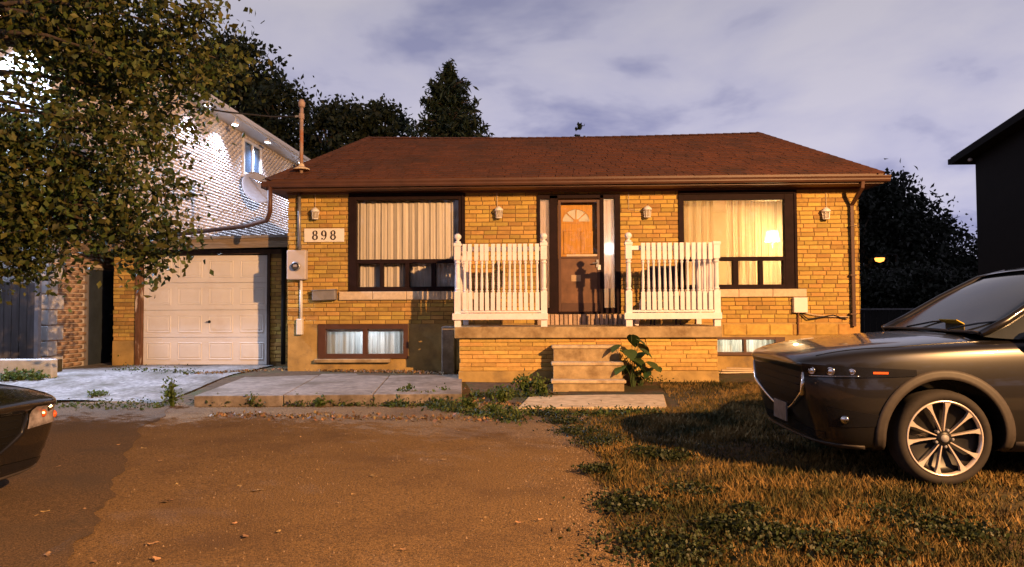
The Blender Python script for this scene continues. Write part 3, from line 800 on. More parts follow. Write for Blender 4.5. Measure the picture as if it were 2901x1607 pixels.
# ------------------------------------------------------------------ porch
YP = 11.7
sx0, sx1 = P(1287, 940, YP).x, P(2046, 940, YP).x
zp1, zp0 = P(1660, 926, YP).z, P(1660, 958, YP).z
porch = empty('porch', ((sx0 + sx1) / 2, YP, 0), 'raised concrete porch on a buff brick base at the front door', 'porch')
bx('slab', m_step, porch, sx0, sx1, YP, YW - .004, zp0, zp1, bevel=.015)
qx0, qx1 = P(1301, 1000, YP + .08).x, P(2034, 1000, YP + .08).x
bx('base_wall', mat('porch_mortar', (.34, .21, .07), rough=.95, var=.2, scale=20), porch, qx0 + .012, qx1 - .012, YP + .092, YW - .02, -.2, zp0 - .002)
m_pbrick = mat('brick_porch', (0.55, 0.35, 0.10), rough=0.88, var=0.14, scale=14, bump=0.005, bscale=70, rand=0.2, hue=0.012)
zb_ = P(1660, 1052, YP).z
pl_ = lay(qx0, qx1, zb_, zp0, [], pz=(zp0 - zb_) / 8, lb=.40, joint=.007)
for b in pl_:
    y = YP + .08 + rnd.uniform(-.01, .006)
    MB().brick(b[0], b[1], y, y + .05, b[2], b[3], c=.007, jit=.004).build('brick', m_pbrick, porch)
for xx in (qx0, qx1):      # side returns
    mb = MB()
    for b in lay(YP + .14, YW - .02, zb_, zp0, [], pz=(zp0 - zb_) / 8, lb=.40, joint=.007): mb.box(xx - .018 + (.012 if xx == qx0 else -.012), xx + .018 + (.012 if xx == qx0 else -.012), b[0], b[1], b[2], b[3])
    tag(mb.build('side_bricks', m_pbrick, porch), kind='stuff')
bx('footing', m_conc, porch, qx0 - .012, qx1 + .012, YP + .066, YW - .03, -.25, zb_ - .006, bevel=.01)
# steps
steps = empty('front_steps', (P(1665, 1100, 11).x, 11.2, 0), 'three worn concrete steps leading up to the porch', 'steps')
tz = [P(1660, y, YP - d).z for y, d in ((979, .27), (1027, .52), (1078, .77))]
ze = [0.035]
for i, (z, d) in enumerate(zip(tz, (.27, .52, .77))):
    yf = YP - d; xl = P(1566 - i * 1, 1000, yf).x; xr = P(1757 + i * 7, 1000, yf).x
    zl = tz[i + 1] if i < 2 else .03
    bx('riser', m_step, steps, xl + .015, xr - .015, yf + .03, YP + .075 if i == 0 else YP - (.27, .52)[i - 1] + .029, -.1 if i == 2 else zl - .02, z - .052)
    MB().box(xl - .015, xr + .015, yf, (YP + .06) if i == 0 else YP - (.27, .52)[i - 1] + .028, z - .05, z).build('tread', m_tread, steps, bevel=.014)
# landing pad
a = G(1468, 1150, .05); b = G(1890, 1148, .05); c = G(1880, 1112, .05); d = G(1500, 1118, .05)
pad = MB().prism([(a.x, a.y), (b.x, b.y), (c.x, c.y), (d.x, d.y)], lambda p: (p[0], p[1], -.05), lambda p: (p[0], p[1], .032)).build('landing_pad', m_tread, bevel=.012)
tag(pad, kind='structure')

# ---- railings with turned balusters
def turned(h, s=.045, tops=.25, bots=.27):
    """square ends, turned middle; local z from 0 to h"""
    mb = MB(); q = s / 2
    def sq(z0, z1):
        mb.box(-q, q, -q, q, z0, z1)
    zt0 = h * (1 - tops); zb1 = h * bots
    sq(0, zb1); sq(zt0, h)
    ln = zt0 - zb1
    prof = [(.9, 0), (.62, .02), (.95, .05), (.55, .09), (.72, .14), (.78, .3), (.62, .55), (.5, .8), (.58, .88), (.92, .93), (.6, .96), (.9, 1)]
    mb.lathe([(q * r, zb1 + ln * t) for r, t in prof], (0, 0, 0), n=8)
    me = bpy.data.meshes.new('baluster'); me.from_pydata(mb.v, [], mb.f); me.materials.append(m_white)
    return me
z_rt = P(1415, 691, YP + .05).z; z_rb = P(1415, 880, YP + .05).z
bal_me = turned(z_rt - z_rb, s=.062)
def post(parent, x, y, z0, z1, s=.10, finial=True):
    mb = MB(); q = s / 2; h = z1 - z0
    mb.box(-q, q, -q, q, 0, h * .42); mb.box(-q, q, -q, q, h * .80, h)
    ln = h * .38; zb = h * .42
    mb.lathe([(q * r, zb + ln * t) for r, t in [(.95, 0), (.7, .03), (1, .07), (.7, .12), (.85, .3), (.75, .7), (.68, .86), (1, .91), (.7, .95), (.95, 1)]], (0, 0, 0), n=12)
    mb.v = [(v[0] + x, v[1] + y, v[2] + z0) for v in mb.v]
    o = mb.build('post', m_white, parent)
    if finial:
        f = MB().lathe([(.02, 0), (.052, .005), (.052, .025), (.025, .035), (.022, .05), (.05, .075), (.06, .105), (.05, .135), (.02, .155)], (x, y, z1), n=14).build('finial', m_white, o, smooth=True)
    cap = MB().box(x - q - .012, x + q + .012, y - q - .012, y + q + .012, z1 - .05, z1 - .002).build('post_cap', m_white, o, bevel=.006)
    return o
def railing(pa, pb, y, label, nb, skip=(), gap0=.0):
    xa, xb = P(pa, 800, y).x, P(pb, 800, y).x
    t = empty('porch_railing', ((xa + xb) / 2, y, zp1), label, 'railing', 'white railings along the porch edge')
    zt = z_rt
    post(t, xa, y, zp1 + .001, zt + .02); post(t, xb, y, zp1 + .001, zt + .02, finial=(pb < 2000))
    # rails sit behind the balusters
    bx('top_rail', m_white, t, xa + .051, xb - .051, y - .006, y + .045, zt - .11, zt - .04, bevel=.005)
    bx('bottom_rail', m_white, t, xa + .051, xb - .051, y - .045, y + .03, z_rb - .035, z_rb - .002, bevel=.005)
    zk1, zk0 = P(1415, 888, y - .05).z, P(1415, 906, y - .05).z
    bx('skirt_board', m_white, t, xa - .08, xb + .06, y - .092, y - .052, zk0, zk1, bevel=.004)
    x0, x1 = xa + .12 + gap0, xb - .11
    for i in range(nb):
        if i in skip: continue
        o = bpy.data.objects.new('baluster', bal_me); col.objects.link(o)
        o.location = (x0 + (x1 - x0) * i / (nb - 1) + rnd.uniform(-.004, .004), y - .038 + rnd.uniform(-.003, .003), z_rb); o.rotation_euler = (rnd.uniform(-.01, .01), rnd.uniform(-.012, .012), rnd.uniform(-.05, .05))
        attach(o, t)
    return t
yr = YP + .13
railing(1297, 1541, yr, 'white turned-baluster railing left of the porch steps', 14)
railing(1781, 2030, yr, 'white turned-baluster railing right of the porch steps', 13, gap0=.10)
def side_railing(px, label):
    x = P(px, 800, yr).x
    t = empty('porch_railing', (x, yr + .7, zp1), label, 'railing', 'white railings along the porch edge')
    ya, yb = yr + .06, YW - .06
    bx('top_rail', m_white, t, x - .03, x + .03, ya, yb, z_rt - .11, z_rt - .04, bevel=.005); bx('bottom_rail', m_white, t, x - .03, x + .03, ya, yb, z_rb - .035, z_rb - .002, bevel=.005)
    n = 9
    for i in range(n):
        o = bpy.data.objects.new('baluster', bal_me); col.objects.link(o); o.location = (x + (-.045 if px < 1500 else .045), ya + .1 + (yb - ya - .2) * i / (n - 1), z_rb); attach(o, t)
    bx('end_post', m_white, t, x - .045, x + .045, yb - .0, YW - .007, zp1 + .001, z_rt, bevel=.005)
side_railing(1297, 'white railing closing the left end of the porch'); side_railing(2030, 'white railing closing the right end of the porch')
# loose baluster leaning inside the right railing
ob = bpy.data.objects.new('loose_baluster', turned(.44, s=.06)); col.objects.link(ob)
q = P(1806, 800, yr + .2); ob.location = (q.x - .02, yr + .14, zp1 + .003); ob.rotation_euler = (R(-4), R(14), 0)
ob.location.z = P(1800, 878, yr + .14).z - .1
ob.location = (q.x - .03, yr + .17, zp1 + .012)
tag(ob, 'short loose white baluster leaning beside the right railing post', 'baluster')
# dark chair shape made up for the shadow behind the right railing
ch = empty('shadow_chair', (P(1885, 900, 12.7).x, 12.7, zp1), 'made-up dark chair standing in for a shadow behind the right porch railing', 'chair')
cxh = P(1885, 900, 12.7).x
m_chair = mat('chair_shade_dark', (.03, .02, .025), rough=.8)
for dx in (-.22, .22):
    for dy in (-.2, .2): MB().tube([(cxh + dx, 12.7 + dy, zp1), (cxh + dx * .95, 12.7 + dy * .9, zp1 + .45)], .016).build('leg', m_chair, ch)
bx('seat', m_chair, ch, cxh - .25, cxh + .25, 12.46, 12.92, zp1 + .451, zp1 + .50, bevel=.015)
MB().obox((cxh, 12.95, zp1 + .78), (.5, .05, .52), Matrix.Rotation(R(-12), 3, 'X')).build('backrest', m_chair, ch, bevel=.02)

# ------------------------------------------------------------------ fixtures on the house front
def wall_lamp(px, py, label):
    q = P(px, py, YW - .08); x, z = q.x, q.z; y = YW - .09
    t = empty('wall_lamp', (x, YW, z - .1), label, 'lamp', 'unlit white porch lamps on the brick front')
    MB().lathe([(.055, YW - .006 - y), (.055, YW - .03 - y), (.03, YW - .04 - y)], (x, y, z + .03), n=14, axis='y').build('wall_plate', m_whitem, t)
    MB().tube([(x, YW - .03, z + .03), (x, YW - .07, z + .07), (x, y - .0, z + .075)], .012).build('arm', m_whitem, t)
    MB().lathe([(.075, -.0), (.082, .02), (.06, .05), (.03, .075), (.01, .085)], (x, y, z + .03), n=16).build('hood', m_whitem, t, smooth=True)
    MB().lathe([(.045, -.09), (.052, -.085), (.06, .028)], (x, y, z), n=8, closed=True).build('glass_lantern', m_frost, t)
    mb = MB()
    for k in range(6):
        a = k * PI / 3; mb.tube([(x + .054 * math.cos(a), y + .054 * math.sin(a), z - .09), (x + .064 * math.cos(a), y + .064 * math.sin(a), z + .03)], .005, n=4)
    mb.lathe([(.056, -.10), (.056, -.088)], (x, y, z), n=8); mb.build('cage', m_whitem, t)
    MB().lathe([(.018, -.06), (.03, -.03), (.012, .02)], (x, y, z), n=10).build('bulb', m_white, t, smooth=True)
wall_lamp(893, 606, 'white wall lantern above the house number sign')
wall_lamp(1413, 603, 'white wall lantern between left window and front door')
wall_lamp(1834, 601, 'white wall lantern between front door and right window')
wall_lamp(2340, 606, 'white wall lantern near the right corner downspout')
for pts in ([(893, 550), (893, 592)], [(1408, 548), (1409, 590)], [(1781, 546), (1781, 594), (1822, 597)], [(2340, 548), (2341, 592)]):
    MB().tube([P(x, y, YW - .012) for x, y in pts], .006, n=6).build('lamp_conduit', m_stone, house)
# house number sign
r = rect(863, 648, 976, 686)
sg = empty('house_number_sign', ((r[0] + r[1]) / 2, YW, r[2]), 'white rectangular sign with black number 898', 'sign')
bx('board', mat('sign_white', (.82, .76, .70), rough=.5, var=.03), sg, r[0], r[1], YW - .028, YW - .008, r[2], r[3], bevel=.004)
m_num = mat('number_black', (.035, .018, .012), rough=.6)
def ring(mb, cx, cz, ro, rzo, ri, rzi, y, n=24, a0=0, a1=2 * PI):
    full = abs(a1 - a0 - 2 * PI) < 1e-6
    m = n if full else n + 1; b = len(mb.v)
    for i in range(m):
        a = a0 + (a1 - a0) * i / n
        for rx_, rz_, yy in ((ro, rzo, y), (ri, rzi, y), (ro, rzo, y + .008), (ri, rzi, y + .008)):
            mb.v.append((cx + rx_ * math.cos(a), yy, cz + rz_ * math.sin(a)))
    for i in range(n):
        p = b + 4 * i; q = b + 4 * ((i + 1) % m)
        mb.f += [(p, q, q + 1, p + 1), (p, p + 2, q + 2, q), (p + 1, q + 1, q + 3, p + 3)]
H = (r[3] - r[2])
for i, ch_ in enumerate('898'):
    cx_ = P((894, 919, 945)[i], 667, YW).x; cz_ = (r[2] + r[3]) / 2; mb = MB(); y = YW - .036
    h = H * .70
    if ch_ == '8':
        ring(mb, cx_, cz_ + h * .245, h * .27, h * .255, h * .12, h * .185, y); ring(mb, cx_, cz_ - h * .23, h * .31, h * .28, h * .15, h * .20, y - .0005)
    else:
        ring(mb, cx_, cz_ + h * .19, h * .30, h * .31, h * .13, h * .235, y)
        ring(mb, cx_ - h * .05, cz_ + h * .08, h * .35, h * .58, h * .215, h * .52, y - .0005, a0=-PI * .52, a1=PI * .06)
        mb.lathe([(h * .085, y + .008), (h * .085, y - .001)], (cx_ - h * .19, 0, cz_ - h * .38), n=14, axis='y')
    mb.build('numeral', m_num, sg)
# electricity meter, mast and conduits
r = rect(820, 711, 873, 793)
mt = empty('electricity_meter', ((r[0] + r[1]) / 2, YW, r[2]), 'pale grey electricity meter box left of the picture window', 'meter')
bx('box', mat('meter_box_grey', (.52, .47, .46), rough=.5, var=.05), mt, r[0], r[1], YW - .15, YW - .006, r[2], r[3], bevel=.015)
q = P(838, 755, YW - .15)
MB().lathe([(.085, .004), (.085, -.02), (.07, -.03)], (q.x, YW - .15, q.z), n=20, axis='y').build('meter_ring', m_grey, mt)
MB().lathe([(.068, -.02), (.066, -.07), (.05, -.085), (.01, -.09)], (q.x, YW - .15, q.z), n=20, axis='y').build('glass_dome', glass('meter_glass', tint=(.7, .68, .66)), mt, smooth=True)
bx('dial', m_white, mt, q.x - .035, q.x + .03, YW - .19, YW - .172, q.z - .01, q.z + .03)
MB().tube([P(848, 547, YW - .06), P(848, 712, YW - .06)], .030, n=12).build('upper_conduit', m_grey, mt, smooth=True)
MB().tube([P(853, 794, YW - .05), P(853, 905, YW - .05)], .026, n=12).build('lower_conduit', m_whitem, mt, smooth=True)
r2 = rect(844, 904, 860, 948); bx('junction_box', m_whitem, mt, r2[0], r2[1], YW - .09, YW + .006, r2[2], r2[3], bevel=.01)
# mast through the roof
YM = YW - .06
pm0 = P(855, 470, YM); pm1 = P(858, 302, YM)
pm0.x = pm1.x = P(854, 400, YM).x
ms_ = empty('service_mast', (pm0.x, YM, pm0.z - .1), 'rusty service mast rising through the left end of the roof', 'mast')
m_rust = mat('rusty_pipe', (.36, .25, .20), rough=.6, var=.25, scale=8, second=((.30, .11, .04), 4, .5, .65))
MB().tube([(pm0.x, YM, pm0.z - .35), (pm0.x, YM, pm1.z)], .034, n=12).build('pipe', m_rust, ms_, smooth=True)
MB().lathe([(.15, -.01), (.15, .01), (.06, .05), (.045, .10)], (pm0.x, YM, P(855, 480, YM).z), n=16).build('flashing', m_stone, ms_)
MB().lathe([(.045, 0), (.06, .02), (.065, .09), (.04, .14), (.01, .155)], (pm0.x, YM, pm1.z - .02), n=14).build('weatherhead', m_rust, ms_, smooth=True)
zc = P(855, 330, YM).z
MB().lathe([(.05, -.05), (.05, .05)], (pm0.x, YM, zc), n=12).build('clamp', m_rust, ms_)
MB().tube([(pm0.x - .05, YM, zc), (pm0.x - .12, YM, zc)], .02).build('insulator', m_greyp, ms_)
# service wire sagging to the upper left
pts = [Vector((pm0.x - .12, YM, zc))] + [P(x, y, Y) for x, y, Y in ((770, 331, 12.7), (644, 318, 12.1), (560, 305, 11.7), (471, 288, 11.3), (390, 268, 10.95), (310, 245, 10.6), (196, 211, 10.1), (60, 166, 9.55), (-80, 116, 9.0))]
tag(MB().tube(pts, .015, n=6).build('service_wire', m_black, smooth=True), 'black service cable running from the roof mast to the upper left', 'cable')
# grey mailbox
r = rect(890, 823, 956, 851)
mbx = empty('mailbox', ((r[0] + r[1]) / 2, YW, r[2]), 'small grey mailbox at the left end of the window sill', 'mailbox')
rr = Matrix.Rotation(R(-2), 3, 'Y')
MB().obox(((r[0] + r[1]) / 2, YW - .075, (r[2] + r[3]) / 2), (r[1] - r[0], .13, r[3] - r[2]), rr).build('box', m_greyp, mbx, bevel=.015)
MB().obox(((r[0] + r[1]) / 2, YW - .085, r[3] + .004), (r[1] - r[0] + .02, .16, .014), rr).build('lid', m_greyp, mbx, bevel=.004)
# white utility box with pipe and drooping cables, right
r = rect(2244, 843, 2283, 886)
ub = empty('utility_box', ((r[0] + r[1]) / 2, YW, r[2]), 'small white utility box under the right window sill', 'box')
bx('box', m_whitem, ub, r[0], r[1], YW - .10, YW + .0, r[2], r[3], bevel=.01)
MB().tube([P(2262, 886, YW - .04), P(2262, 948, YW - .04)], .014).build('pipe', m_brownl, ub)
MB().tube([P(2268, 888, YW - .04), P(2290, 905, YW - .06), P(2320, 900, YW - .06), P(2360, 893, YW - .05), P(2398, 905, YW - .03)], .012).build('cable', m_black, ub)
MB().tube([P(2275, 886, YW - .04), P(2310, 893, YW - .05), P(2350, 897, YW - .05), P(2405, 898, YW - .03)], .008).build('cable', m_stone, ub)

# ------------------------------------------------------------------ garage
YG = 14.4
def GR(x0, y0, x1, y1, Y=YG):
    a = P(x0, (y0 + y1) / 2, Y); b = P(x1, (y0 + y1) / 2, Y); t = P((x0 + x1) / 2, y0, Y); d = P((x0 + x1) / 2, y1, Y)
    return a.x, b.x, d.z, t.z
gd = GR(405, 724, 757, 1034); gl = P(320, 900, YG).x; gr_ = x_hl + .0
garage = empty('garage', ((gl + gr_) / 2, YG, 0.17), 'flat-roofed single garage with brick piers left of the bungalow', 'garage')
zg0 = gd[2]; zg1 = gd[3]
zroof0 = P(500, 704, YG - .35).z; zroof1 = P(500, 672, YG - .35).z
xp1 = P(386, 900, YG).x; xp2 = P(765, 900, YG).x
bx('pier', m_mortar, garage, gl + .01, xp1 - .01, YG + .01, YG + .25, -.1, zg1 + .02); bx('pier', m_mortar, garage, xp2 + .01, gr_ - .012, YG + .01, YG + .25, -.1, zg1 + .02)
zpl = P(350, 965, YG).z
bx('plinth', m_conc, garage, gl - .004, xp1 + .0, YG - .006, YG + .2, -.1, zpl - .005, bevel=.008)
for (xa, xb_) in ((gl, xp1), (xp2, gr_ - .01)):
    for b in lay(xa, xb_, zpl if xa == gl else .25, zg1 + .0, []):
        y = YG + rnd.uniform(-.005, .004); MB().brick(b[0], b[1], y, y + .05, b[2], b[3], jit=.0025).build('brick', m_brick, garage)
mb = MB(); mb.box(gl, gl + .2, YG + .251, YG + 6, -.1, zroof0 - .01); mb.box(gr_ - .25, gr_ - .05, YW + 6.3, YG + 6.2, -.1, zroof0 - .01); mb.box(gl, gr_ - .05, YG + 6, YG + 6.2, -.1, zroof0 - .01); mb.build('wall', m_mortar, garage)
# header and jambs
bx('header_beam', m_darkwood, garage, gl + .02, gr_ - .02, YG - .05, YG + .12, zg1 + .021, zroof0 - .003, bevel=.006)
bx('door_jamb', m_rot, garage, xp1 - .004, gd[0] - .045, YG - .045, YG + .1, zg0 - .02, zg1 + .018, bevel=.006)
bx('door_stop', m_rot, garage, gd[0] - .043, gd[0] - .003, YG - .02, YG + .1, zg0 - .02, zg1 + .018, bevel=.004)
bx('door_jamb', m_darkwood, garage, gd[1] + .004, xp2 + .006, YG - .04, YG + .1, zg0 - .02, zg1 + .018, bevel=.006)
# roof slab, rising a little to the right, with fascia boards
ra = P(197, 688, YG - .4); rb = Vector((gr_ - .012, YG - .4, P(800, 664, YG - .4).z))
ra.z = P(197, 680, YG - .4).z
mb = MB(); th = .05
mb.prism([(ra.x, ra.z), (rb.x, rb.z), (rb.x, rb.z - th), (ra.x, ra.z - th)], lambda p: (p[0], YG - .42, p[1]), lambda p: (p[0], YG + 6.4, p[1])); rs = mb.build('roof_slab', mat('roof_felt', (.20, .18, .17), rough=.9, var=.25, scale=6), garage)
fm = mat('weathered_fascia', (.22, .16, .10), rough=.85, var=.3, scale=5, stretch=(.5, 1, 6), bump=.003)
fh = .19
mb = MB(); mb.prism([(ra.x + .02, ra.z - th - .001), (rb.x, rb.z - th - .001), (rb.x, rb.z - th - fh), (ra.x + .02, ra.z - th - fh)], lambda p: (p[0], YG - .40, p[1]), lambda p: (p[0], YG - .36, p[1])); mb.build('fascia', fm, garage, bevel=.004)
mb = MB(); mb.prism([(ra.x + .06, ra.z - th - .10), (rb.x, rb.z - th - .10), (rb.x, rb.z - th - .12), (ra.x + .06, ra.z - th - .12)], lambda p: (p[0], YG - .355, p[1]), lambda p: (p[0], YG + 6.3, p[1])); mb.build('roof_soffit', m_darkwood, garage)
bx('side_fascia', fm, garage, ra.x + .022, ra.x + .06, YG - .355, YG + 6.3, ra.z - th - fh, ra.z - th - .001)
# garage door: four sections of four raised panels
gdoor = bx('garage_door', m_garage, garage, gd[0], gd[1], YG + .045, YG + .075, zg0, zg1)
nrow = 4; hs = (zg1 - zg0) / nrow; wcol = (gd[1] - gd[0]) / 4
for i in range(nrow):
    MB().box(gd[0] + .002, gd[1] - .002, YG + .022, YG + .0455, zg0 + hs * i + .003, zg0 + hs * (i + 1) - .003).build('door_section', m_garage, gdoor, bevel=.004)
    for j in range(4):
        x0 = gd[0] + wcol * j + .07; x1 = gd[0] + wcol * (j + 1) - .07; z0_ = zg0 + hs * i + .10; z1_ = zg0 + hs * (i + 1) - .10
        mb = MB()   # moulded panel: raised rim, sunk field
        def rr_(ins, y): return [(x0 + ins, y, z0_ + ins), (x1 - ins, y, z0_ + ins), (x1 - ins, y, z1_ - ins), (x0 + ins, y, z1_ - ins)]
        vs = rr_(0, YG + .0222) + rr_(.012, YG + .012) + rr_(.03, YG + .0205) + rr_(.055, YG + .014)
        fs = [(4 * k + a, 4 * k + (a + 1) % 4, 4 * k + 4 + (a + 1) % 4, 4 * k + 4 + a) for k in range(3) for a in range(4)] + [(12, 13, 14, 15)]
        mb.add(vs, fs).build('panel', m_garage, gdoor)
q = P(592, 912, YG)
mb = MB(); mb.lathe([(.03, .0), (.03, -.01), (.012, -.015), (.012, -.045)], (q.x, YG + .021, q.z), n=12, axis='y'); mb.box(q.x - .045, q.x + .045, YG - .035, YG - .02, q.z - .008, q.z + .008); mb.build('handle', m_black, gdoor)
bx('bottom_seal', m_black, gdoor, gd[0], gd[1], YG + .02, YG + .07, zg0 - .035, zg0 - .001)
bx('floor_slab', m_walk, garage, gl, gr_ - .02, YG - .12, YG + 6, -.1, zg0 - .036, bevel=.02)
# black tube standing in for the downspout shadow between garage and house
q = P(803, 800, YG - .1)
MB().tube([(q.x, YG - .09, .2), (q.x, YG - .09, zg1 + .1)], .045, n=10).build('shadow_tube', m_black, garage, smooth=True)
# ------------------------------------------------------------------ neighbour on the left: tall pale brick house, side wall receding
XN = -9.1
nyf = PXW(137, 800, XN).y          # its front corner
z_ne = PXW(560, 275, XN).z - .25
NYB = nyf + 19
nb = empty('neighbour_house', (XN - 3, nyf, 0), 'tall pale brick house with white eaves behind the leafy tree on the left', 'house')
bx('side_wall', m_brick_n, nb, XN - .25, XN - .03, nyf + .01, NYB, -.2, z_ne + .1)
m_white_br = mat('pale_stucco', (.62, .60, .60), rough=.9, var=.08, scale=6, bump=.01, bscale=30)
bx('front_wall', m_white_br, nb, XN - 8, XN - .26, nyf + .02, nyf + .25, -.2, z_ne + .1)
bx('back_wall', m_white_br, nb, XN - 8, XN - .26, NYB - .25, NYB, -.2, z_ne + .1)
bx('far_wall', m_white_br, nb, XN - 8.2, XN - 8.001, nyf + .02, NYB, -.2, z_ne + .1)
# side door and window rectangles on the side wall
dy0, dy1 = PXW(243, 880, XN).y, PXW(330, 880, XN).y
dz1, dz0 = PXW(290, 760, XN).z, .15
wy0, wy1 = PXW(686, 450, XN).y, PXW(738, 450, XN).y
wz1, wz0 = PXW(712, 405, XN).z, PXW(712, 505, XN).z
# rough brick courses
g = np.random.default_rng(5)
V = []; pz, lb = .085, .26
z = .1; k = 0
while z < z_ne - .02:
    y = nyf + .01 + (0 if k % 2 else lb / 2)
    while y < NYB - .05:
        yc = y + lb / 2
        if not (dy0 < yc < dy1 and z < dz1) and not (wy0 - .05 < yc < wy1 + .05 and wz0 - .08 < z < wz1 + .05):
            V.append((y, min(y + lb - .014, NYB), z, z + pz - .014))
        y += lb
    z += pz; k += 1
VALL = V
def rough_courses(V, name, m):
    V = np.array(V); n = len(V)
    dpt = g.uniform(-.004, .018, (n, 4)); base = XN - .035
    c = .012
    bk = np.stack([np.stack([np.full(n, base), V[:, a], V[:, b]], 1) for a, b in ((0, 2), (1, 2), (1, 3), (0, 3))], 1)
    ft = np.stack([np.stack([base + .04 + dpt[:, i], V[:, a] + sa * c, V[:, b] + sb * c], 1) for i, (a, b, sa, sb) in enumerate(((0, 2, 1, 1), (1, 2, -1, 1), (1, 3, -1, -1), (0, 3, 1, -1)))], 1)
    vv = np.concatenate([bk, ft], 1).reshape(-1, 3)
    q = np.array([[4, 5, 6, 7], [0, 1, 5, 4], [1, 2, 6, 5], [2, 3, 7, 6], [3, 0, 4, 7]])
    ff = (np.arange(n)[:, None, None] * 8 + q[None]).ravel()
    tag(mesh_np(name, vv, ff, 4, m, nb), kind='stuff')
rough_courses([v for v in VALL if v[2] > 3.05], 'brick_courses', m_brick_n)
rough_courses([v for v in VALL if v[2] <= 3.05], 'lower_brick_courses', mat('brick_tan', (.40, .27, .19), rough=.9, var=.2, scale=10, bump=.006, bscale=60, rand=.2))
# eaves
z_e2 = z_ne
bx('soffit', m_whitem, nb, XN - .04, XN + .55, nyf - .5, NYB + .3, z_e2, z_e2 + .03)
bx('gutter', m_whitem, nb, XN + .50, XN + .62, nyf - .55, NYB + .3, z_e2 + .031, z_e2 + .16, bevel=.02)
bx('front_soffit', m_whitem, nb, XN - 8.5, XN - .041, nyf - .5, nyf + .02, z_e2 + .002, z_e2 + .03)
bx('front_gutter', m_whitem, nb, XN - 8.5, XN + .5, nyf - .6, nyf - .5, z_e2 + .031, z_e2 + .16, bevel=.02)
rfm = mat('dark_shingle', (.05, .045, .045), rough=.95, var=.3, scale=12, bump=.01, bscale=40)
xa, xb_, ya, yb = XN - 8.7, XN + .55, nyf - .55, NYB + .3; zr = z_e2 + .15; xm_ = (xa + xb_) / 2
mb = MB(); hr = 1.9
mb.add([(xa, ya, zr), (xb_, ya, zr), (xb_, yb, zr), (xa, yb, zr), (xm_, ya + 4.4, zr + hr), (xm_, yb - 4.4, zr + hr)], [(0, 1, 4), (1, 2, 5, 4), (2, 3, 5), (3, 0, 4, 5), (0, 3, 2, 1)]); mb.build('roof', rfm, nb)
# quoins up the front corner
m_quoin = mat('quoin_white', (.66, .66, .68), rough=.85, var=.08, bump=.006)
z = .15; k = 0
while z < z_ne - .3:
    w = .42 if k % 2 else .24
    MB().box(XN - w, XN + .03, nyf - .035, nyf + (.24 if k % 2 else .42), z, z + .27).build('quoin', m_quoin, nb, bevel=.015); z += .29; k += 1
# side door
sdm = mat('slate_blue_door', (.045, .06, .085), rough=.5, var=.2, scale=5)
d_ = bx('side_door', sdm, nb, XN - .04, XN - .005, dy0 + .05, dy1 - .05, dz0, dz1 - .05)
mb = MB(); mb.box(XN - .04, XN + .03, dy0, dy0 + .05, dz0, dz1); mb.box(XN - .04, XN + .03, dy1 - .05, dy1, dz0, dz1); mb.box(XN - .04, XN + .03, dy0 + .05, dy1 - .05, dz1 - .05, dz1); mb.build('frame', m_greyp, d_)
MB().tube([(XN, dy1 - .2, 1.2), (XN + .06, dy1 - .2, 1.2), (XN + .06, dy1 - .32, 1.2)], .014).build('handle', m_grey, d_)
bx('door_step', m_walk, nb, XN + .0, XN + .5, dy0 - .1, dy1 + .1, .1, dz0 - .002, bevel=.01)
# window
wn_ = MB(); f = .09
for a in ((wy0, wy0 + f, wz0, wz1), (wy1 - f, wy1, wz0, wz1), (wy0 + f, wy1 - f, wz0, wz0 + f), (wy0 + f, wy1 - f, wz1 - f, wz1), ((wy0 + wy1) / 2 - .05, (wy0 + wy1) / 2 + .05, wz0 + f, wz1 - f)):
    wn_.box(XN - .03, XN + .06, a[0], a[1], a[2], a[3])
wn_ = wn_.build('window', m_whitem, nb, bevel=.01)
wn_['label'] = 'white upstairs side window beside the floodlight'
m_dkglass = mat('dark_glass', (.03, .05, .08), rough=.08, var=.1, spec=.6)
for a, b in ((wy0 + f, (wy0 + wy1) / 2 - .05), ((wy0 + wy1) / 2 + .05, wy1 - f)): bx('pane', m_dkglass, wn_, XN - .02, XN + .01, a, b, wz0 + f, wz1 - f)
bx('sill', m_whitem, wn_, XN - .02, XN + .12, wy0 - .08, wy1 + .08, wz0 - .1, wz0 - .002, bevel=.01)
# lamps: floodlight under the side eave, two under the front eave
def floodlight(loc, aim, label, power, cone=100, color=(.60, .72, 1.0), glow=30, blend=.35):
    loc = Vector(loc); aim = Vector(aim); d = (aim - loc).normalized()
    t = empty('floodlight', tuple(loc), label, 'floodlight', 'white floodlights on the neighbour house')
    rot = d.to_track_quat('-Z', 'Y').to_matrix()
    MB().obox(loc, (.20, .16, .07), rot).build('housing', m_whitem, t, bevel=.015)
    MB().obox(loc + d * .038, (.17, .13, .006), rot).build('lens', emit('flood_lens', (.85, .92, 1), glow), t)
    MB().tube([loc - d * .03, loc - d * .05 + Vector((0, 0, .05)), Vector((loc.x, loc.y, z_ne + .002))], .018).build('bracket', m_whitem, t)
    l = bpy.data.lights.new('flood_beam', 'SPOT'); l.energy = power; l.color = color; l.spot_size = R(cone); l.spot_blend = blend; l.shadow_soft_size = .06
    o = bpy.data.objects.new('flood_beam', l); col.objects.link(o); o.matrix_world = Matrix.Translation(loc + d * .05) @ rot.to_4x4()
    o.parent = t; o.matrix_parent_inverse = Matrix.Translation(-loc)
fl = PXW(655, 372, XN + .38)
floodlight((XN + .50, fl.y, z_ne - .16), (XN - .02, fl.y - .5, 2.0), 'small white floodlight shining down the pale side wall', 1050, cone=120, blend=.7)
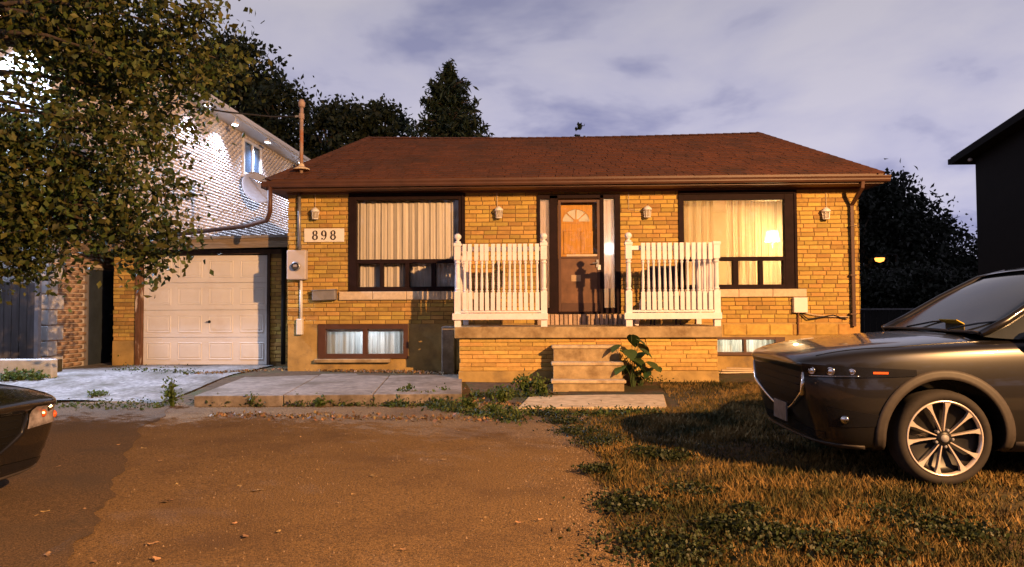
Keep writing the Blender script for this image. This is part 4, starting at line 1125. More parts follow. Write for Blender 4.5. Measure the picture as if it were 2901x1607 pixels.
for px_, pw_, lab_ in ((845, 1050, 'small eave lamp glowing beside the roof mast'), (750, 950, 'small eave lamp right of the upstairs window'), (575, 450, 'small eave lamp near the leafy tree edge')):
    yy_ = PXW(px_, 420, XN + .4).y; floodlight((XN + .50, yy_, z_ne - .10), (XN + .2, yy_, 1.5), lab_, pw_, cone=130, blend=.8, glow=12)
fl = PXW(655, 372, XN + .38)
#
floodlight((XN - .45, nyf - .40, z_ne - .16), (XN - .3, nyf - .6, 0), 'floodlight under the front eave seen through leaves near the corner', 1500, cone=120)
floodlight((XN - .62, nyf - .62, z_ne - 2.4 + 2.24), (XN + 3.5, nyf - 3.4, 0), 'second floodlight under the front eave aimed at the side yard', 5600, cone=72)
# satellite dish under the window
sdish = PXW(722, 535, XN + .45)
t = empty('satellite_dish', (XN, sdish.y, sdish.z - .4), 'grey oval satellite dish under the upstairs window', 'satellite dish')
mb = MB()
ax = Vector((.62, -.75, .22)).normalized(); u = ax.orthogonal().normalized(); v = ax.cross(u)
cdish = Vector((XN + .5, sdish.y, sdish.z)); rings = 6; ns = 24
vs = [tuple(cdish)]
for i in range(1, rings + 1):
    for k in range(ns):
        a = 2 * PI * k / ns; rr_ = i / rings
        vs.append(tuple(cdish + (u * math.cos(a) * .46 + v * math.sin(a) * .52) * rr_ + ax * .11 * rr_ * rr_))
fs = [(0, 1 + k, 1 + (k + 1) % ns) for k in range(ns)]
for i in range(rings - 1):
    for k in range(ns): a = 1 + i * ns + k; b = 1 + i * ns + (k + 1) % ns; fs.append((a, a + ns, b + ns, b))
mb.add(vs, fs).build('dish', mat('dish_grey', (.33, .32, .34), rough=.6, var=.05), t, smooth=True, solid=.01)
MB().tube([cdish, Vector((XN + .2, sdish.y, sdish.z - .15)), Vector((XN - .02, sdish.y, sdish.z - .15))], .025).build('mount', m_grey, t)
MB().tube([cdish - v * .4 + ax * .05, cdish + ax * .45], .014).build('feed_arm', m_grey, t)
# grey board fence, left edge
m_fence = mat('grey_fence_board', (.13, .125, .135), rough=.85, var=.25, scale=8, stretch=(1, 1, .1), bump=.003)
YF = 13.0
fx1 = P(112, 900, YF).x; fz1 = P(60, 800, YF).z
fence = empty('board_fence', (fx1 - 1, YF, .1), 'grey vertical board fence at the left edge by the neighbour house', 'fence')
x = fx1 - .1; i = 0
while x > fx1 - 3.4:
    bx('board', m_fence, fence, x - .135, x, YF + rnd.uniform(-.006, .006), YF + .022 + rnd.uniform(0, .004), .2, fz1 + rnd.uniform(-.02, .02), bevel=.004); x -= .143
for z in (.5, 1.5): bx('rail', m_fence, fence, fx1 - 3.4, fx1 - .08, YF + .03, YF + .07, z, z + .09)
bx('post', mat('pale_post', (.36, .36, .40), rough=.7, var=.1), fence, fx1 - .08, fx1 - .005, YF - .03, YF + .06, .1, fz1 + .1, bevel=.006)
# raised kerb bed in front of it
ka = G(-120, 1052, .17); kb = G(150, 1040, .17)
bed = empty('kerb_bed', (kb.x - 1, 11.8, .1), 'low concrete-edged planting bed at the left edge', 'planter')
kz = P(140, 1016, 12.2).z
kx1 = P(147, 1030, 12.0).x
MB().box(kx1 - 3.2, kx1, 12.0, 12.16, .02, kz).build('kerb', mat('kerb_concrete', (.5, .5, .5), rough=.9, var=.15, bump=.006), bed, bevel=.02)
MB().box(kx1 - 3.2, kx1 - .45, 12.161, 12.95, .02, kz - .06).build('bed_soil', m_soil, bed)

# ------------------------------------------------------------------ dark house on the right: its gable end faces the side yard
XD = 9.6
fc_ = PXW(2768, 650, XD); ze_d = PXW(2745, 455, XD).z; yfar = fc_.y; ynear = 4.5
rk = PXW(2901, 362, XD)                      # a point on the rake, nearer than the far eave
slope = (rk.z - ze_d) / (yfar - rk.y)
hd = empty('dark_house', (XD + 4, yfar, 0), 'unlit dark house at the right edge of the picture', 'house')
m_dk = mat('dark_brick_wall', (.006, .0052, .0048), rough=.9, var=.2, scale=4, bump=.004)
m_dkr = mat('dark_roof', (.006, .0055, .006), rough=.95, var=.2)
ym = (yfar + ynear) / 2; zr_ = ze_d + (yfar - ym) * slope
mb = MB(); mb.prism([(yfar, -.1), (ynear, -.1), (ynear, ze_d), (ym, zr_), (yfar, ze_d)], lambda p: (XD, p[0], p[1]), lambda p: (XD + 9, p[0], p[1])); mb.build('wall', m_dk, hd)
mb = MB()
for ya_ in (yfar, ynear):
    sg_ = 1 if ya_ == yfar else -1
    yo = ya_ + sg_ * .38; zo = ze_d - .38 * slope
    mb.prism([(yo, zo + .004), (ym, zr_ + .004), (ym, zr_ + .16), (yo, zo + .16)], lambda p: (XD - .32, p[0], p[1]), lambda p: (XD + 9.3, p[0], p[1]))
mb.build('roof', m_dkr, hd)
bx('gutter', m_dkr, hd, XD - .32, XD + 9.3, yfar + .381, yfar + .49, ze_d - .38 * slope + .02, ze_d - .38 * slope + .14)
q = Vector((XD - .14, yfar - .05, ze_d - .04)); MB().lathe([(.03, -.03), (.045, -.015), (.045, .02), (.02, .04)], tuple(q), n=12).build('eave_fitting', m_whitem, hd, smooth=True)
m_dkglass = m_dkglass
for yy in (yfar - 3.4, ynear + 1.5):
    w = bx('window', m_dkr, hd, XD - .04, XD - .002, yy, yy + 1.2, 1.2, 2.5); bx('pane', m_dkglass, w, XD - .055, XD - .041, yy + .08, yy + 1.12, 1.28, 2.42)
# back fence behind the right side yard
bf = empty('back_fence', (9, 27, 0), 'dark low fence across the yard behind the bungalow', 'fence')
for i in range(44): bx('board', m_dk, bf, 4.6 + i * .22, 4.6 + i * .22 + .2, 27, 27.03, .1, 1.15 + rnd.uniform(-.02, .02))
bx('rail', m_fence, bf, 4.6, 14.3, 26.95, 26.998, 1.16, 1.22)
# distant lit lamp
q = P(2492, 737, 40)
sl = empty('street_lamp', (q.x, 40, 0), 'far small orange street lamp glowing against dark trees', 'street lamp')
MB().tube([(q.x + .9, 40, 0), (q.x + .9, 40, q.z + .3)], [.09, .06], n=8).build('pole', m_dkr, sl)
MB().tube([(q.x + .9, 40, q.z + .28), (q.x + .4, 40, q.z + .32), (q.x + .05, 40, q.z + .16)], .04, n=6).build('arm', m_dkr, sl)
MB().lathe([(.3, .12), (.24, .22), (.05, .26)], (q.x, 40, q.z), n=12).build('lamp_head', m_dkr, sl)
MB().lathe([(.05, -.12), (.2, -.06), (.25, .06), (.24, .119)], (q.x, 40, q.z), n=14).build('lens', emit('sodium_glow', (1, .36, .06), 3.0), sl, smooth=True)

# the street lamp that lights the front, standing on the street side
lx, ly, lz = LAMP_POS
sl = empty('street_lamp', (lx + 1.4, ly - .4, 0), 'tall street lamp on the street side lighting the house front', 'street lamp')
MB().tube([(lx + 1.4, ly - .4, 0), (lx + 1.4, ly - .4, lz + .45)], [.11, .07], n=10).build('pole', m_grey, sl, smooth=True)
MB().tube([(lx + 1.4, ly - .4, lz + .42), (lx + .7, ly - .2, lz + .55), (lx + .1, ly, lz + .42)], .045, n=8).build('arm', m_grey, sl, smooth=True)
aimp = Vector((-2.0, 8.5, 0.6)); ad = (aimp - LAMP_POS).normalized(); rot = ad.to_track_quat('-Z', 'Y').to_matrix()
MB().obox(LAMP_POS - ad * .16 + Vector((0, 0, .12)), (.34, .5, .2), rot).build('lamp_head', m_grey, sl, bevel=.03)
MB().obox(LAMP_POS - ad * .045 + Vector((0, 0, .12)), (.28, .42, .02), rot).build('lens', emit('sodium_lens', (1, .62, .25), 12), sl)
l = bpy.data.lights.new('street_beam', 'SPOT'); l.energy = LAMP_POWER; l.color = LAMP_COLOR; l.spot_size = R(92); l.spot_blend = .28; l.shadow_soft_size = .10
o = bpy.data.objects.new('street_beam', l); col.objects.link(o); o.matrix_world = Matrix.Translation(LAMP_POS) @ rot.to_4x4(); o.parent = sl; o.matrix_parent_inverse = Matrix.Translation(-WLOC[sl.name])
# ------------------------------------------------------------------ cars
def applied(o, mods):
    for kind, kw in mods:
        md = o.modifiers.new(kind, kind)
        for k, v in kw.items(): setattr(md, k, v)
    dg = bpy.context.evaluated_depsgraph_get(); dg.update()
    me = bpy.data.meshes.new_from_object(o.evaluated_get(dg)); o.modifiers.clear(); o.data = me
    return o
m_tyre = mat('tyre_rubber', (.018, .014, .012), rough=.85, var=.2, scale=20)
m_alloy = mat('machined_alloy', (.72, .62, .56), rough=.28, var=.05, metal=.55)
m_rimdk = mat('dark_alloy', (.014, .013, .013), rough=.4, var=.1, metal=.3)
m_clad = mat('black_cladding', (.035, .028, .024), rough=.6, var=.15, scale=30)
m_blk = mat('gloss_black', (.008, .008, .010), rough=.2, var=.1)
m_chrome = mat('chrome_trim', (.75, .73, .72), rough=.15, var=.03, metal=1.0)
m_cglass = mat('car_glass', (.030, .033, .032), rough=.08, var=.2, scale=2, spec=.6)
def make_car(loc, rz, label, paint, zs=1.0, suv=True, plate_m=None):
    car = empty('parked_car', loc, label, 'car', 'parked cars', rz=rz)
    # stations along the length: x, half width, sill z, shoulder z, crown z
    S = [(2.285, .60, .27, .845, .893), (2.272, .645, .25, .872, .917), (2.20, .745, .235, .905, .952), (2.05, .845, .22, .94, .99), (1.8, .905, .21, .975, 1.03),
         (1.35, .925, .21, 1.005, 1.07), (.9, .925, .21, 1.025, 1.10), (.3, .925, .21, 1.04, 1.08), (-.6, .925, .21, 1.06, 1.10), (-1.35, .925, .22, 1.085, 1.12),
         (-1.85, .90, .25, 1.095, 1.13), (-2.12, .85, .30, 1.08, 1.12), (-2.25, .74, .36, 1.02, 1.08), (-2.275, .60, .45, .95, 1.02)]
    def sec(w, zb, zsld, zc):
        h = zsld - zb
        return [(0, zb), (w * .55, zb), (w * .90, zb + .015), (w * .985, zb + h * .12), (w * .995, zb + h * .35), (w * 1.0, zb + h * .58), (w * .985, zb + h * .80), (w * .955, zsld - .025), (w * .915, zsld), (w * .80, zsld + (zc - zsld) * .5), (w * .45, zc - .006), (0, zc)]
    def ring_(x, w, zb, zsld, zc):
        half = sec(w, zb, zsld, zc)
        pts = [(x, y, z * zs) for y, z in half] + [(x, -y, z * zs) for y, z in half[-2:0:-1]]
        return pts
    mb = MB(); n = None
    rings = [ring_(*s) for s in S]; n = len(rings[0])
    for rg in rings: mb.v += rg
    for i in range(len(rings) - 1):
        for k in range(n): a = i * n + k; b = i * n + (k + 1) % n; mb.f.append((a, b, b + n, a + n))
    e = (len(rings) - 1) * n
    for cap, off in ((0, 0), (1, e)):     # caps as strips across
        for k in range(n // 2):
            a, b = off + k, off + k + 1; c_, d_ = off + (n - k - 1) % n, off + (n - k) % n
            if k == 0: f_ = (off, off + 1, off + n - 1)
            elif b == c_: f_ = (a, b, d_)
            else: f_ = (a, b, c_, d_)
            mb.f.append(f_ if cap else f_[::-1])
    body = mb.build('body', paint, car, smooth=True, local=True)
    applied(body, [('SUBSURF', dict(levels=2, render_levels=2))])
    for v in body.data.vertices:          # upright nose: hood lip proud, chin tucked back
        if v.co.x > 1.9:
            k = min(1, (v.co.x - 1.9) / .35); z_ = v.co.z / zs
            v.co.x += k * (.025 * smooth01(.80, .87, z_) * smooth01(.97, .90, z_) - .10 * smooth01(.80, .25, z_) ** 1.3 - .02 * smooth01(.86, .78, z_))
    bm_ = [(v.co.copy()) for v in body.data.vertices]
    bvh = BVHTree.FromPolygons(bm_, [tuple(p.vertices) for p in body.data.polygons])
    wr_, aw = .345 * (1 if suv else .95), 1.35
    # wheel wells, cut while the body still stands at the origin
    import bmesh
    body.parent = None
    b_ = bmesh.new(); b_.from_mesh(body.data); bmesh.ops.recalc_face_normals(b_, faces=b_.faces); b_.to_mesh(body.data); b_.free()
    for x in (aw, -aw):
        for s in (1, -1):
            mbc = MB().lathe([(.415, min(s * .55, s * 1.3)), (.415, max(s * .55, s * 1.3))], (x, 0, wr_ + .01), n=40, axis='y')
            cut = mbc.build('cut', None, None)
            b_ = bmesh.new(); b_.from_mesh(cut.data); bmesh.ops.recalc_face_normals(b_, faces=b_.faces); b_.to_mesh(cut.data); b_.free()
            md = body.modifiers.new('b', 'BOOLEAN'); md.operation = 'DIFFERENCE'; md.object = cut; md.solver = 'EXACT'
            dg = bpy.context.evaluated_depsgraph_get(); dg.update()
            me = bpy.data.meshes.new_from_object(body.evaluated_get(dg)); body.modifiers.clear(); body.data = me
            bpy.data.objects.remove(cut)
    body.parent = car
    for p in body.data.polygons: p.use_smooth = True
    body.data.set_sharp_from_angle(angle=R(35))
    body.data.materials.clear(); body.data.materials.append(paint)
    # patches that follow the body
    C0 = Vector((1.45, 0, 0))
    def polar(th, z, off=.006):
        d = Vector((math.cos(th), math.sin(th), 0)); o_ = Vector((C0.x, 0, z * zs))
        h = bvh.ray_cast(o_ + d * 3, -d)
        return (h[0] if h[0] else o_ + d * .8) + d * off
    def patch(name, th0, th1, zlo, zhi, m, parent=None, nu=18, nv=5, off=.006, thick=.0):
        mb = MB(); mb.grid(lambda u, v: polar(R(th0 + (th1 - th0) * u), zlo(u) + (zhi(u) - zlo(u)) * v, off), nu, nv)
        return mb.build(name, m, parent or car, smooth=True, local=True, solid=thick)
    def sidey(x, z, s, off=.006):
        o_ = Vector((x, s * 2, z)); h = bvh.ray_cast(o_, Vector((0, -s, 0)))
        return (h[0] if h[0] and h[0].y * s > .3 else Vector((x, s * .88, z))) + Vector((0, s * off, 0))
    # grille: dark shield with mesh slats and chrome lower surround
    def glow_(u): t = abs(2 * u - 1); return .46 + .19 * t ** 2.2
    def ghi(u): t = abs(2 * u - 1); return .815 - .02 * t
    gw = 36 if suv else 20
    gri = patch('grille', -gw, gw, glow_, ghi, mat('grille_black', (.004, .004, .004), rough=.6, spec=.2), nu=30, nv=8, off=.004)
    for k in range(5):
        zz = .52 + .058 * k; w_ = (gw - 2) * min(1, ((zz - .44) / .2) ** .5)
        MB().tube([polar(R(-w_ + 2 * w_ * i / 20), zz, .006) for i in range(21)], .004, n=5).build('grille_slat', MATS['grille_black'], gri, local=True, smooth=True)
    pts = [polar(R(-gw - 1 + 2 * (gw + 1) * i / 40), glow_(i / 40) - .008, .008) for i in range(41)]
    pts = [polar(R(-gw - 2), .80, .008)] + pts + [polar(R(gw + 2), .80, .008)]
    MB().tube(pts, [.010] + [.012 + .010 * abs(2 * i / 40 - 1) ** 3 for i in range(41)] + [.010], n=6).build('chrome_surround', m_chrome if suv else m_blk, gri, local=True, smooth=True)
    # lower intake and bumper cladding
    patch('lower_intake', -46, 46, lambda u: .30, lambda u: .395 - .04 * abs(2 * u - 1), m_blk, nu=24, nv=3, off=.005)
    patch('bumper_cladding', -62, 62, lambda u: .225, lambda u: .275, m_clad, nu=30, nv=3, off=.008, thick=.01)
    for s in (-1, 1):
        # headlight: slim lens sweeping round the corner
        f_ = (lambda s: (lambda a: s * a))(s)
        if suv:
            hl = patch('headlight', s * 38, s * 84, lambda u: .762 + .03 * u, lambda u: .868 - .03 * u, m_blk, nu=20, nv=4, off=.008)
            for a, rr in ((42.5, .030), (50, .033), (58, .026)):
                q = polar(R(s * a), .818, .006); pj = MB().lathe([(rr, .0), (rr * .92, .010), (rr * .7, .006), (rr * .3, .012), (.002, .013)], (0, 0, 0), n=16, axis='x').build('projector', m_chrome, hl, local=True, smooth=True); pj.location = q; pj.rotation_euler = (0, 0, R(s * a * .8))
            MB().tube([polar(R(s * (41 + 20 * i / 14)), .777 + .012 * i / 14, .010) for i in range(15)], .0035, n=5).build('running_light', m_chrome, hl, local=True, smooth=True)
            patch('amber_marker', s * 66, s * 72, lambda u: .806, lambda u: .822, mat('amber_lens', (.6, .10, .02), rough=.25), hl, nu=6, nv=2, off=.012)
        else:
            hl = patch('headlight', s * 24, s * 50, lambda u: .66 + .02 * u, lambda u: .85 - .03 * u, mat('clear_lamp', (.22, .20, .22), rough=.15, var=.5, scale=14, spec=.7), nu=14, nv=6, off=.008)
            for a, zz, mm in ((32, .77, 'amber_lens'), (40, .735, 'amber_lens'), (34, .82, 'chrome_trim')):
                q = polar(R(s * a), zz, .010); mm_ = MATS.get(mm) or mat('amber_lens', (.75, .14, .04), rough=.25)
                ob_ = MB().lathe([(.028, -.01), (.024, .006), (.008, .014)], (0, 0, 0), n=12, axis='x').build('bulb', mm_, hl, local=True); ob_.location = q; ob_.rotation_euler = (0, 0, R(s * a))
        # hood shut line
        sh = []
        for i in range(13):
            x_ = 2.17 - 1.22 * i / 12; y_ = s * (.66 + .13 * min(1, i / 5)); h_ = bvh.ray_cast(Vector((x_, y_, 2)), Vector((0, 0, -1)))
            if h_[0]: sh.append(h_[0] + Vector((0, 0, .0005)))
        MB().tube(sh, .0045, n=5).build('hood_seam', m_blk, car, local=True, smooth=True)
        # fog-lamp pocket
        pk = patch('bumper_pocket', s * 48, s * 68, lambda u: .40 + .03 * u, lambda u: .56 - .05 * u, m_blk, nu=8, nv=4, off=.006)
        q = polar(R(s * 55), .47, .012); fo = MB().lathe([(.02, -.01), (.032, .0), (.026, .012), (.01, .016)], (0, 0, 0), n=12, axis='x').build('fog_lamp', m_chrome, pk, local=True, smooth=True); fo.location = q; fo.rotation_euler = (0, 0, R(s * 55))
        # wheel-arch cladding
        for x in (aw, -aw):
            mb = MB()
            def arch(u, v):
                a = R(-14 + 208 * u); r_ = .416 + .068 * v
                return sidey(x + r_ * math.cos(a), max(.215 * zs, wr_ + .01 + r_ * math.sin(a)), s, .010 - .004 * v)
            mb.grid(arch, 36, 3); mb.build('arch_cladding', m_clad if suv else paint, car, smooth=True, local=True, solid=.012)
        # sill cladding
        mb = MB(); mb.grid(lambda u, v: sidey(-.86 + 1.72 * u, (.225 + .10 * v) * zs, s, .012), 12, 3); mb.build('sill_cladding', m_clad, car, smooth=True, local=True, solid=.01)
        # door seams
        for xx in (.72, -.28, -1.0):
            mb = MB(); mb.grid(lambda u, v: sidey(xx + .006 * v, (.36 + .66 * u) * zs, s, .003), 12, 1); mb.build('door_seam', m_blk, car, local=True)
        for xx in (.28, -.72):
            q = sidey(xx, .88 * zs, s, .02); MB().box(-.09, .09, -.014, .014, -.014, .014).build('door_handle', paint, car, bevel=.008, local=True).location = q
        # mirror
        mb = MB(); mb.lathe([(.03, -.10), (.075, -.06), (.085, 0), (.07, .06), (.02, .085)], (0, 0, 0), n=12, axis='y')
        o_ = mb.build('mirror', paint, car, smooth=True, local=True); o_.location = (.62, s * 1.0, 1.12 * zs)
        # tail lamp
        mb = MB(); mb.grid(lambda u, v: sidey(-2.18 + .42 * u, (.93 + .10 * v) * zs, s, .008), 8, 3); mb.build('tail_lamp', mat('red_lens', (.3, .01, .01), rough=.2), car, smooth=True, local=True)
    # hood edge line and cowl
    # greenhouse
    GS = [(1.00, .80, 1.07, .76, 1.085, 1.095), (.80, .82, 1.05, .745, 1.19, 1.215), (.50, .83, 1.05, .70, 1.375, 1.405), (.18, .835, 1.05, .645, 1.545, 1.585), (-.05, .84, 1.055, .615, 1.60, 1.645),
          (-.6, .84, 1.06, .60, 1.625, 1.68), (-1.2, .83, 1.08, .59, 1.60, 1.66), (-1.65, .81, 1.09, .585, 1.53, 1.585), (-1.95, .78, 1.10, .62, 1.30, 1.34), (-2.1, .74, 1.10, .66, 1.14, 1.16)]
    if not suv: GS = [(x * .95 - (.25 if x < 1 else .1), a, b, c_, 1.0 + (d - 1.0) * .92, 1.0 + (e_ - 1.0) * .92) for x, a, b, c_, d, e_ in GS]
    def gsec(s_):
        x, wl_, zl, wh, zh, zc = s_
        half = [(wl_, zl), (wl_ * .6 + wh * .4, zl + (zh - zl) * .45), (wh, zh), (wh * .90, zh + (zc - zh) * .55), (wh * .5, zc - .006), (0, zc)]
        return [(x, y, z * zs) for y, z in half] + [(x, -y, z * zs) for y, z in half[-2::-1]]
    rg = [gsec(s_) for s_ in GS]; n = len(rg[0])
    mb = MB()
    for r_ in rg: mb.v += r_
    for i in range(len(rg) - 1):
        for k in range(n - 1): a = i * n + k; mb.f.append((a, a + 1, a + 1 + n, a + n))
    gh = mb.build('window_glass', m_cglass, car, smooth=True, local=True); applied(gh, [('SUBSURF', dict(levels=2, render_levels=2))])
    for p in gh.data.polygons: p.use_smooth = True
    # painted roof skin, pillars
    def gpt(i, k, off=.012):
        p = Vector(rg[i][k]); c_ = Vector((p.x, 0, 1.2 * zs)); return p + (p - c_).normalized() * off
    mb = MB(); rows = [3, 4, 5, 6, 7, 8]
    ks = [2, 3, 4, 5, 6, 7, 8]
    for i in rows:
        for k in ks: mb.v.append(tuple(gpt(i, k)))
    for i in range(len(rows) - 2):
        for k in range(len(ks) - 1): a = i * len(ks) + k; mb.f.append((a, a + 1, a + 1 + len(ks), a + len(ks)))
    rf = mb.build('roof', paint, car, smooth=True, local=True, solid=.012); rf.modifiers.new('s', 'SUBSURF').levels = 2
    for k in (2, n - 3):
        MB().tube([gpt(i, k, .004) for i in range(0, 5)], [.032, .03, .028, .028, .03], n=8).build('a_pillar', paint, car, smooth=True, local=True)
        MB().tube([gpt(i, k, .004) for i in range(3, 9)], .022, n=8).build('roof_rail', m_blk if suv else paint, car, smooth=True, local=True)
        kk = 1 if k == 2 else n - 2; k0 = 0 if k == 2 else n - 1
        for i in (5, 7): MB().tube([gpt(i, k0, .004), gpt(i, kk, .004), gpt(i, k, .004)], .035, n=6).build('pillar', m_blk, car, smooth=True, local=True)
    MB().tube([Vector(rg[0][k]) + Vector((.01, 0, .012)) for k in range(2, n - 2)], .012, n=6).build('cowl', m_clad, car, smooth=True, local=True)
    for s in (-.3, .35):
        MB().tube([(1.01, s, 1.118 * zs), (.90, s + .22, 1.166 * zs), (.83, s + .5 * (1 if s < 0 else .7), 1.185 * zs)], .008, n=5).build('wiper', m_blk, car, local=True)
    # licence plate
    q = polar(0, .43 if suv else .42, .02)
    pl = MB().box(-.008, .008, -.155, .155, -.078, .078).build('licence_plate', plate_m or mat('plate_white', (.62, .6, .58), rough=.5, var=.05), car, bevel=.004, local=True); pl.location = (q.x + .01, 0, q.z)
    # inner well liner so the arches stay dark
    mb = MB(); mb.box(-1.9, 2.0, -.5, .5, .22 * zs, .75 * zs); mb.build('underbody', m_clad, car, local=True)
    # wheels
    base_me = None
    for x in (aw, -aw):
        for s in (1, -1):
            y0 = s * .80
            wh = MB().lathe([(.262, -.10), (.262, .02), (.255, .06), (.22, .02), (.06, .03)], (0, 0, 0), n=40, axis='y').build('wheel', m_rimdk, car, smooth=True, local=True)
            wh.location = (x, y0, wr_); wh.rotation_euler = (0, R(9), 0 if s > 0 else PI)
            k_ = wr_ / .345
            MB().lathe([(.262, -.11), (.30, -.115), (.328, -.10), (.342, -.075), (.345, -.03), (.345, .03), (.342, .075), (.328, .10), (.30, .110), (.276, .095), (.268, .07), (.262, -.11)], (0, 0, 0), n=48, axis='y', closed=False).build('tyre', m_tyre, wh, smooth=True, local=True)
            MB().lathe([(.254, .068), (.260, .098), (.270, .100), (.274, .090), (.254, .068)], (0, 0, 0), n=56, axis='y', closed=False).build('rim_lip', m_alloy, wh, smooth=True, local=True)
            MB().lathe([(.055, .03), (.052, .088), (.03, .094), (.0, .095)], (0, 0, 0), n=20, axis='y', closed=False).build('hub', m_rimdk, wh, smooth=True, local=True)
            MB().lathe([(.030, .09), (.028, .099), (.0, .100)], (0, 0, 0), n=16, axis='y', closed=False).build('centre_cap', m_greyp, wh, smooth=True, local=True)
            for k in range(5):
                for sg_ in (-1, 1):
                    a0 = 2 * PI * k / 5 + R(18) + sg_ * R(11); a1 = 2 * PI * k / 5 + R(18) + sg_ * R(15.5)
                    mb = MB()
                    rr = [.045, .10, .17, .22, .260]; ww = [.0034, .0042, .006, .0105, .023]
                    for i, (r_, w_) in enumerate(zip(rr, ww)):
                        t = i / 4; a = a0 + (a1 - a0) * t ** .7
                        c_, s_2 = math.cos(a), math.sin(a); yy = .080 + .014 * t
                        for sd in (-1, 1):
                            mb.v.append((r_ * c_ - sd * w_ * s_2, yy, r_ * s_2 + sd * w_ * c_)); 
                        for sd in (-1, 1):
                            mb.v.append((r_ * c_ - sd * w_ * .8 * s_2, yy - .035, r_ * s_2 + sd * w_ * .8 * c_))
                    for i in range(4):
                        b_ = 4 * i
                        mb.f += [(b_, b_ + 1, b_ + 5, b_ + 4), (b_ + 2, b_ + 6, b_ + 7, b_ + 3), (b_, b_ + 4, b_ + 6, b_ + 2), (b_ + 1, b_ + 3, b_ + 7, b_ + 5)]
                    mb.build('spoke', m_alloy, wh, local=True)
                a = 2 * PI * k / 5 + R(54)
                MB().lathe([(.011, .05), (.011, .088), (.006, .092)], (.062 * math.cos(a), 0, .062 * math.sin(a)), n=8, axis='y').build('lug_nut', m_grey, wh, local=True)
            if not suv: wh.scale = (k_, 1, k_)
    return car
m_paint = mat('graphite_metallic', (.014, .0125, .0125), rough=.30, var=.03, metal=.35, coat=.8, spec=.4)
m_paintb = mat('black_paint', (.006, .006, .007), rough=.22, var=.03, coat=1.0)
wc = G(2668, 1374)
YS = 5.45
cw = P(2668, 1258, YS)
suv = make_car((cw.x + 1.35, YS + .85, 0.0), PI, 'dark grey SUV parked on the lawn with its nose toward the drive', m_paint, plate_m=mat('plate_dull', (.16, .15, .15), rough=.5, var=.2, scale=20))
# yellow permit on the dashboard
q = P(2685, 925, 5.9)
pc = MB().obox((0, 0, 0), (.006, .26, .10), Matrix.Rotation(R(-62), 3, 'Y')).build('parking_permit', mat('yellow_paper', (.55, .38, .03), rough=.7), None)
pc.location = (cw.x + 1.35 - .905, YS + .62, 1.165); tag(pc, 'yellow paper lying at the foot of the SUV windscreen', 'paper')
bc = G(150, 1402)
sedan = make_car((bc.x - 2.24, bc.y - .66, 0.0), 0.0, 'black car with its nose just showing at the left edge', m_paintb, zs=.77, suv=False, plate_m=mat('plate_pale', (.66, .55, .50), rough=.5))
# ------------------------------------------------------------------ vegetation
m_bark = mat('bark', (.07, .05, .035), rough=.95, var=.35, scale=14, bump=.01, bscale=30)
m_leaf_st = leafmat('leaf_street', (.066, .078, .018), rand=.65, hue=.055)
m_leaf_dk = leafmat('leaf_dark', (.030, .038, .014), rand=.5, hue=.02, transl=.2)
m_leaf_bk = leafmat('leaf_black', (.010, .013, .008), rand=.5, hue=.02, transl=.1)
m_needle = leafmat('needle', (.022, .034, .013), rand=.5, hue=.015, transl=.1)
m_leaf_wd = leafmat('leaf_weed', (.075, .11, .022), rand=.5, hue=.03)
npr = np.random.default_rng(21)
def limb_path(a, b, sag=.2, n=5, jit=.12):
    a, b = Vector(a), Vector(b); L_ = (b - a).length
    return [a.lerp(b, t) + Vector((rnd.uniform(-jit, jit) * L_ * .3 * math.sin(PI * t), rnd.uniform(-jit, jit) * L_ * .3 * math.sin(PI * t), sag * L_ * math.sin(PI * t) * .5)) for t in [i / n for i in range(n + 1)]]
# overhanging street tree, trunk outside the picture on the left
tr = empty('street_tree', (-8.6, 8.6, 0), 'leafy tree overhanging the left of the picture, lit olive and brown', 'tree')
tb = Vector((-8.6, 8.6, -.05)); tt = Vector((-8.2, 9.0, 4.2))
MB().tube([tb, (-8.55, 8.65, 1.4), (-8.35, 8.85, 2.8), tt, (-7.9, 9.2, 6.2), (-7.7, 9.4, 8.2)], [.24, .19, .17, .15, .10, .04], n=10).build('trunk', m_bark, tr, smooth=True)
ends = [(20, 470, 8.8), (230, 50, 9.8), (330, 20, 9.3), (340, 130, 10.2), (430, 60, 9.0), (455, 160, 9.8), (520, 40, 9.4), (575, 30, 9.0), (545, 110, 10.3), (250, 230, 10.2), (330, 260, 9.4), (420, 260, 10.3), (500, 215, 9.8), (570, 170, 9.4), (640, 175, 10.2), (600, 245, 10.4), (510, 300, 10.2),
        (250, 350, 9.2), (340, 370, 9.0), (420, 360, 9.8), (450, 420, 9.6), (230, 460, 9.6), (320, 480, 9.1), (400, 500, 9.6), (470, 545, 9.4), (290, 560, 9.9), (380, 600, 9.3), (440, 640, 9.2), (320, 660, 9.6), (400, 715, 9.3), (455, 700, 9.5),
        (60, 600, 8.9), (20, 560, 9.4), (90, 690, 9.1), (40, 740, 9.0), (100, 760, 9.2), (30, 660, 8.7), (150, 640, 9.8), (190, 600, 9.6), (200, 130, 9.7), (275, 110, 9.0), (390, 200, 8.9), (180, 520, 9.0), (40, 400, 9.2), (10, 30, 9.6), (120, 20, 9.9)]
mb = MB(); cl = []
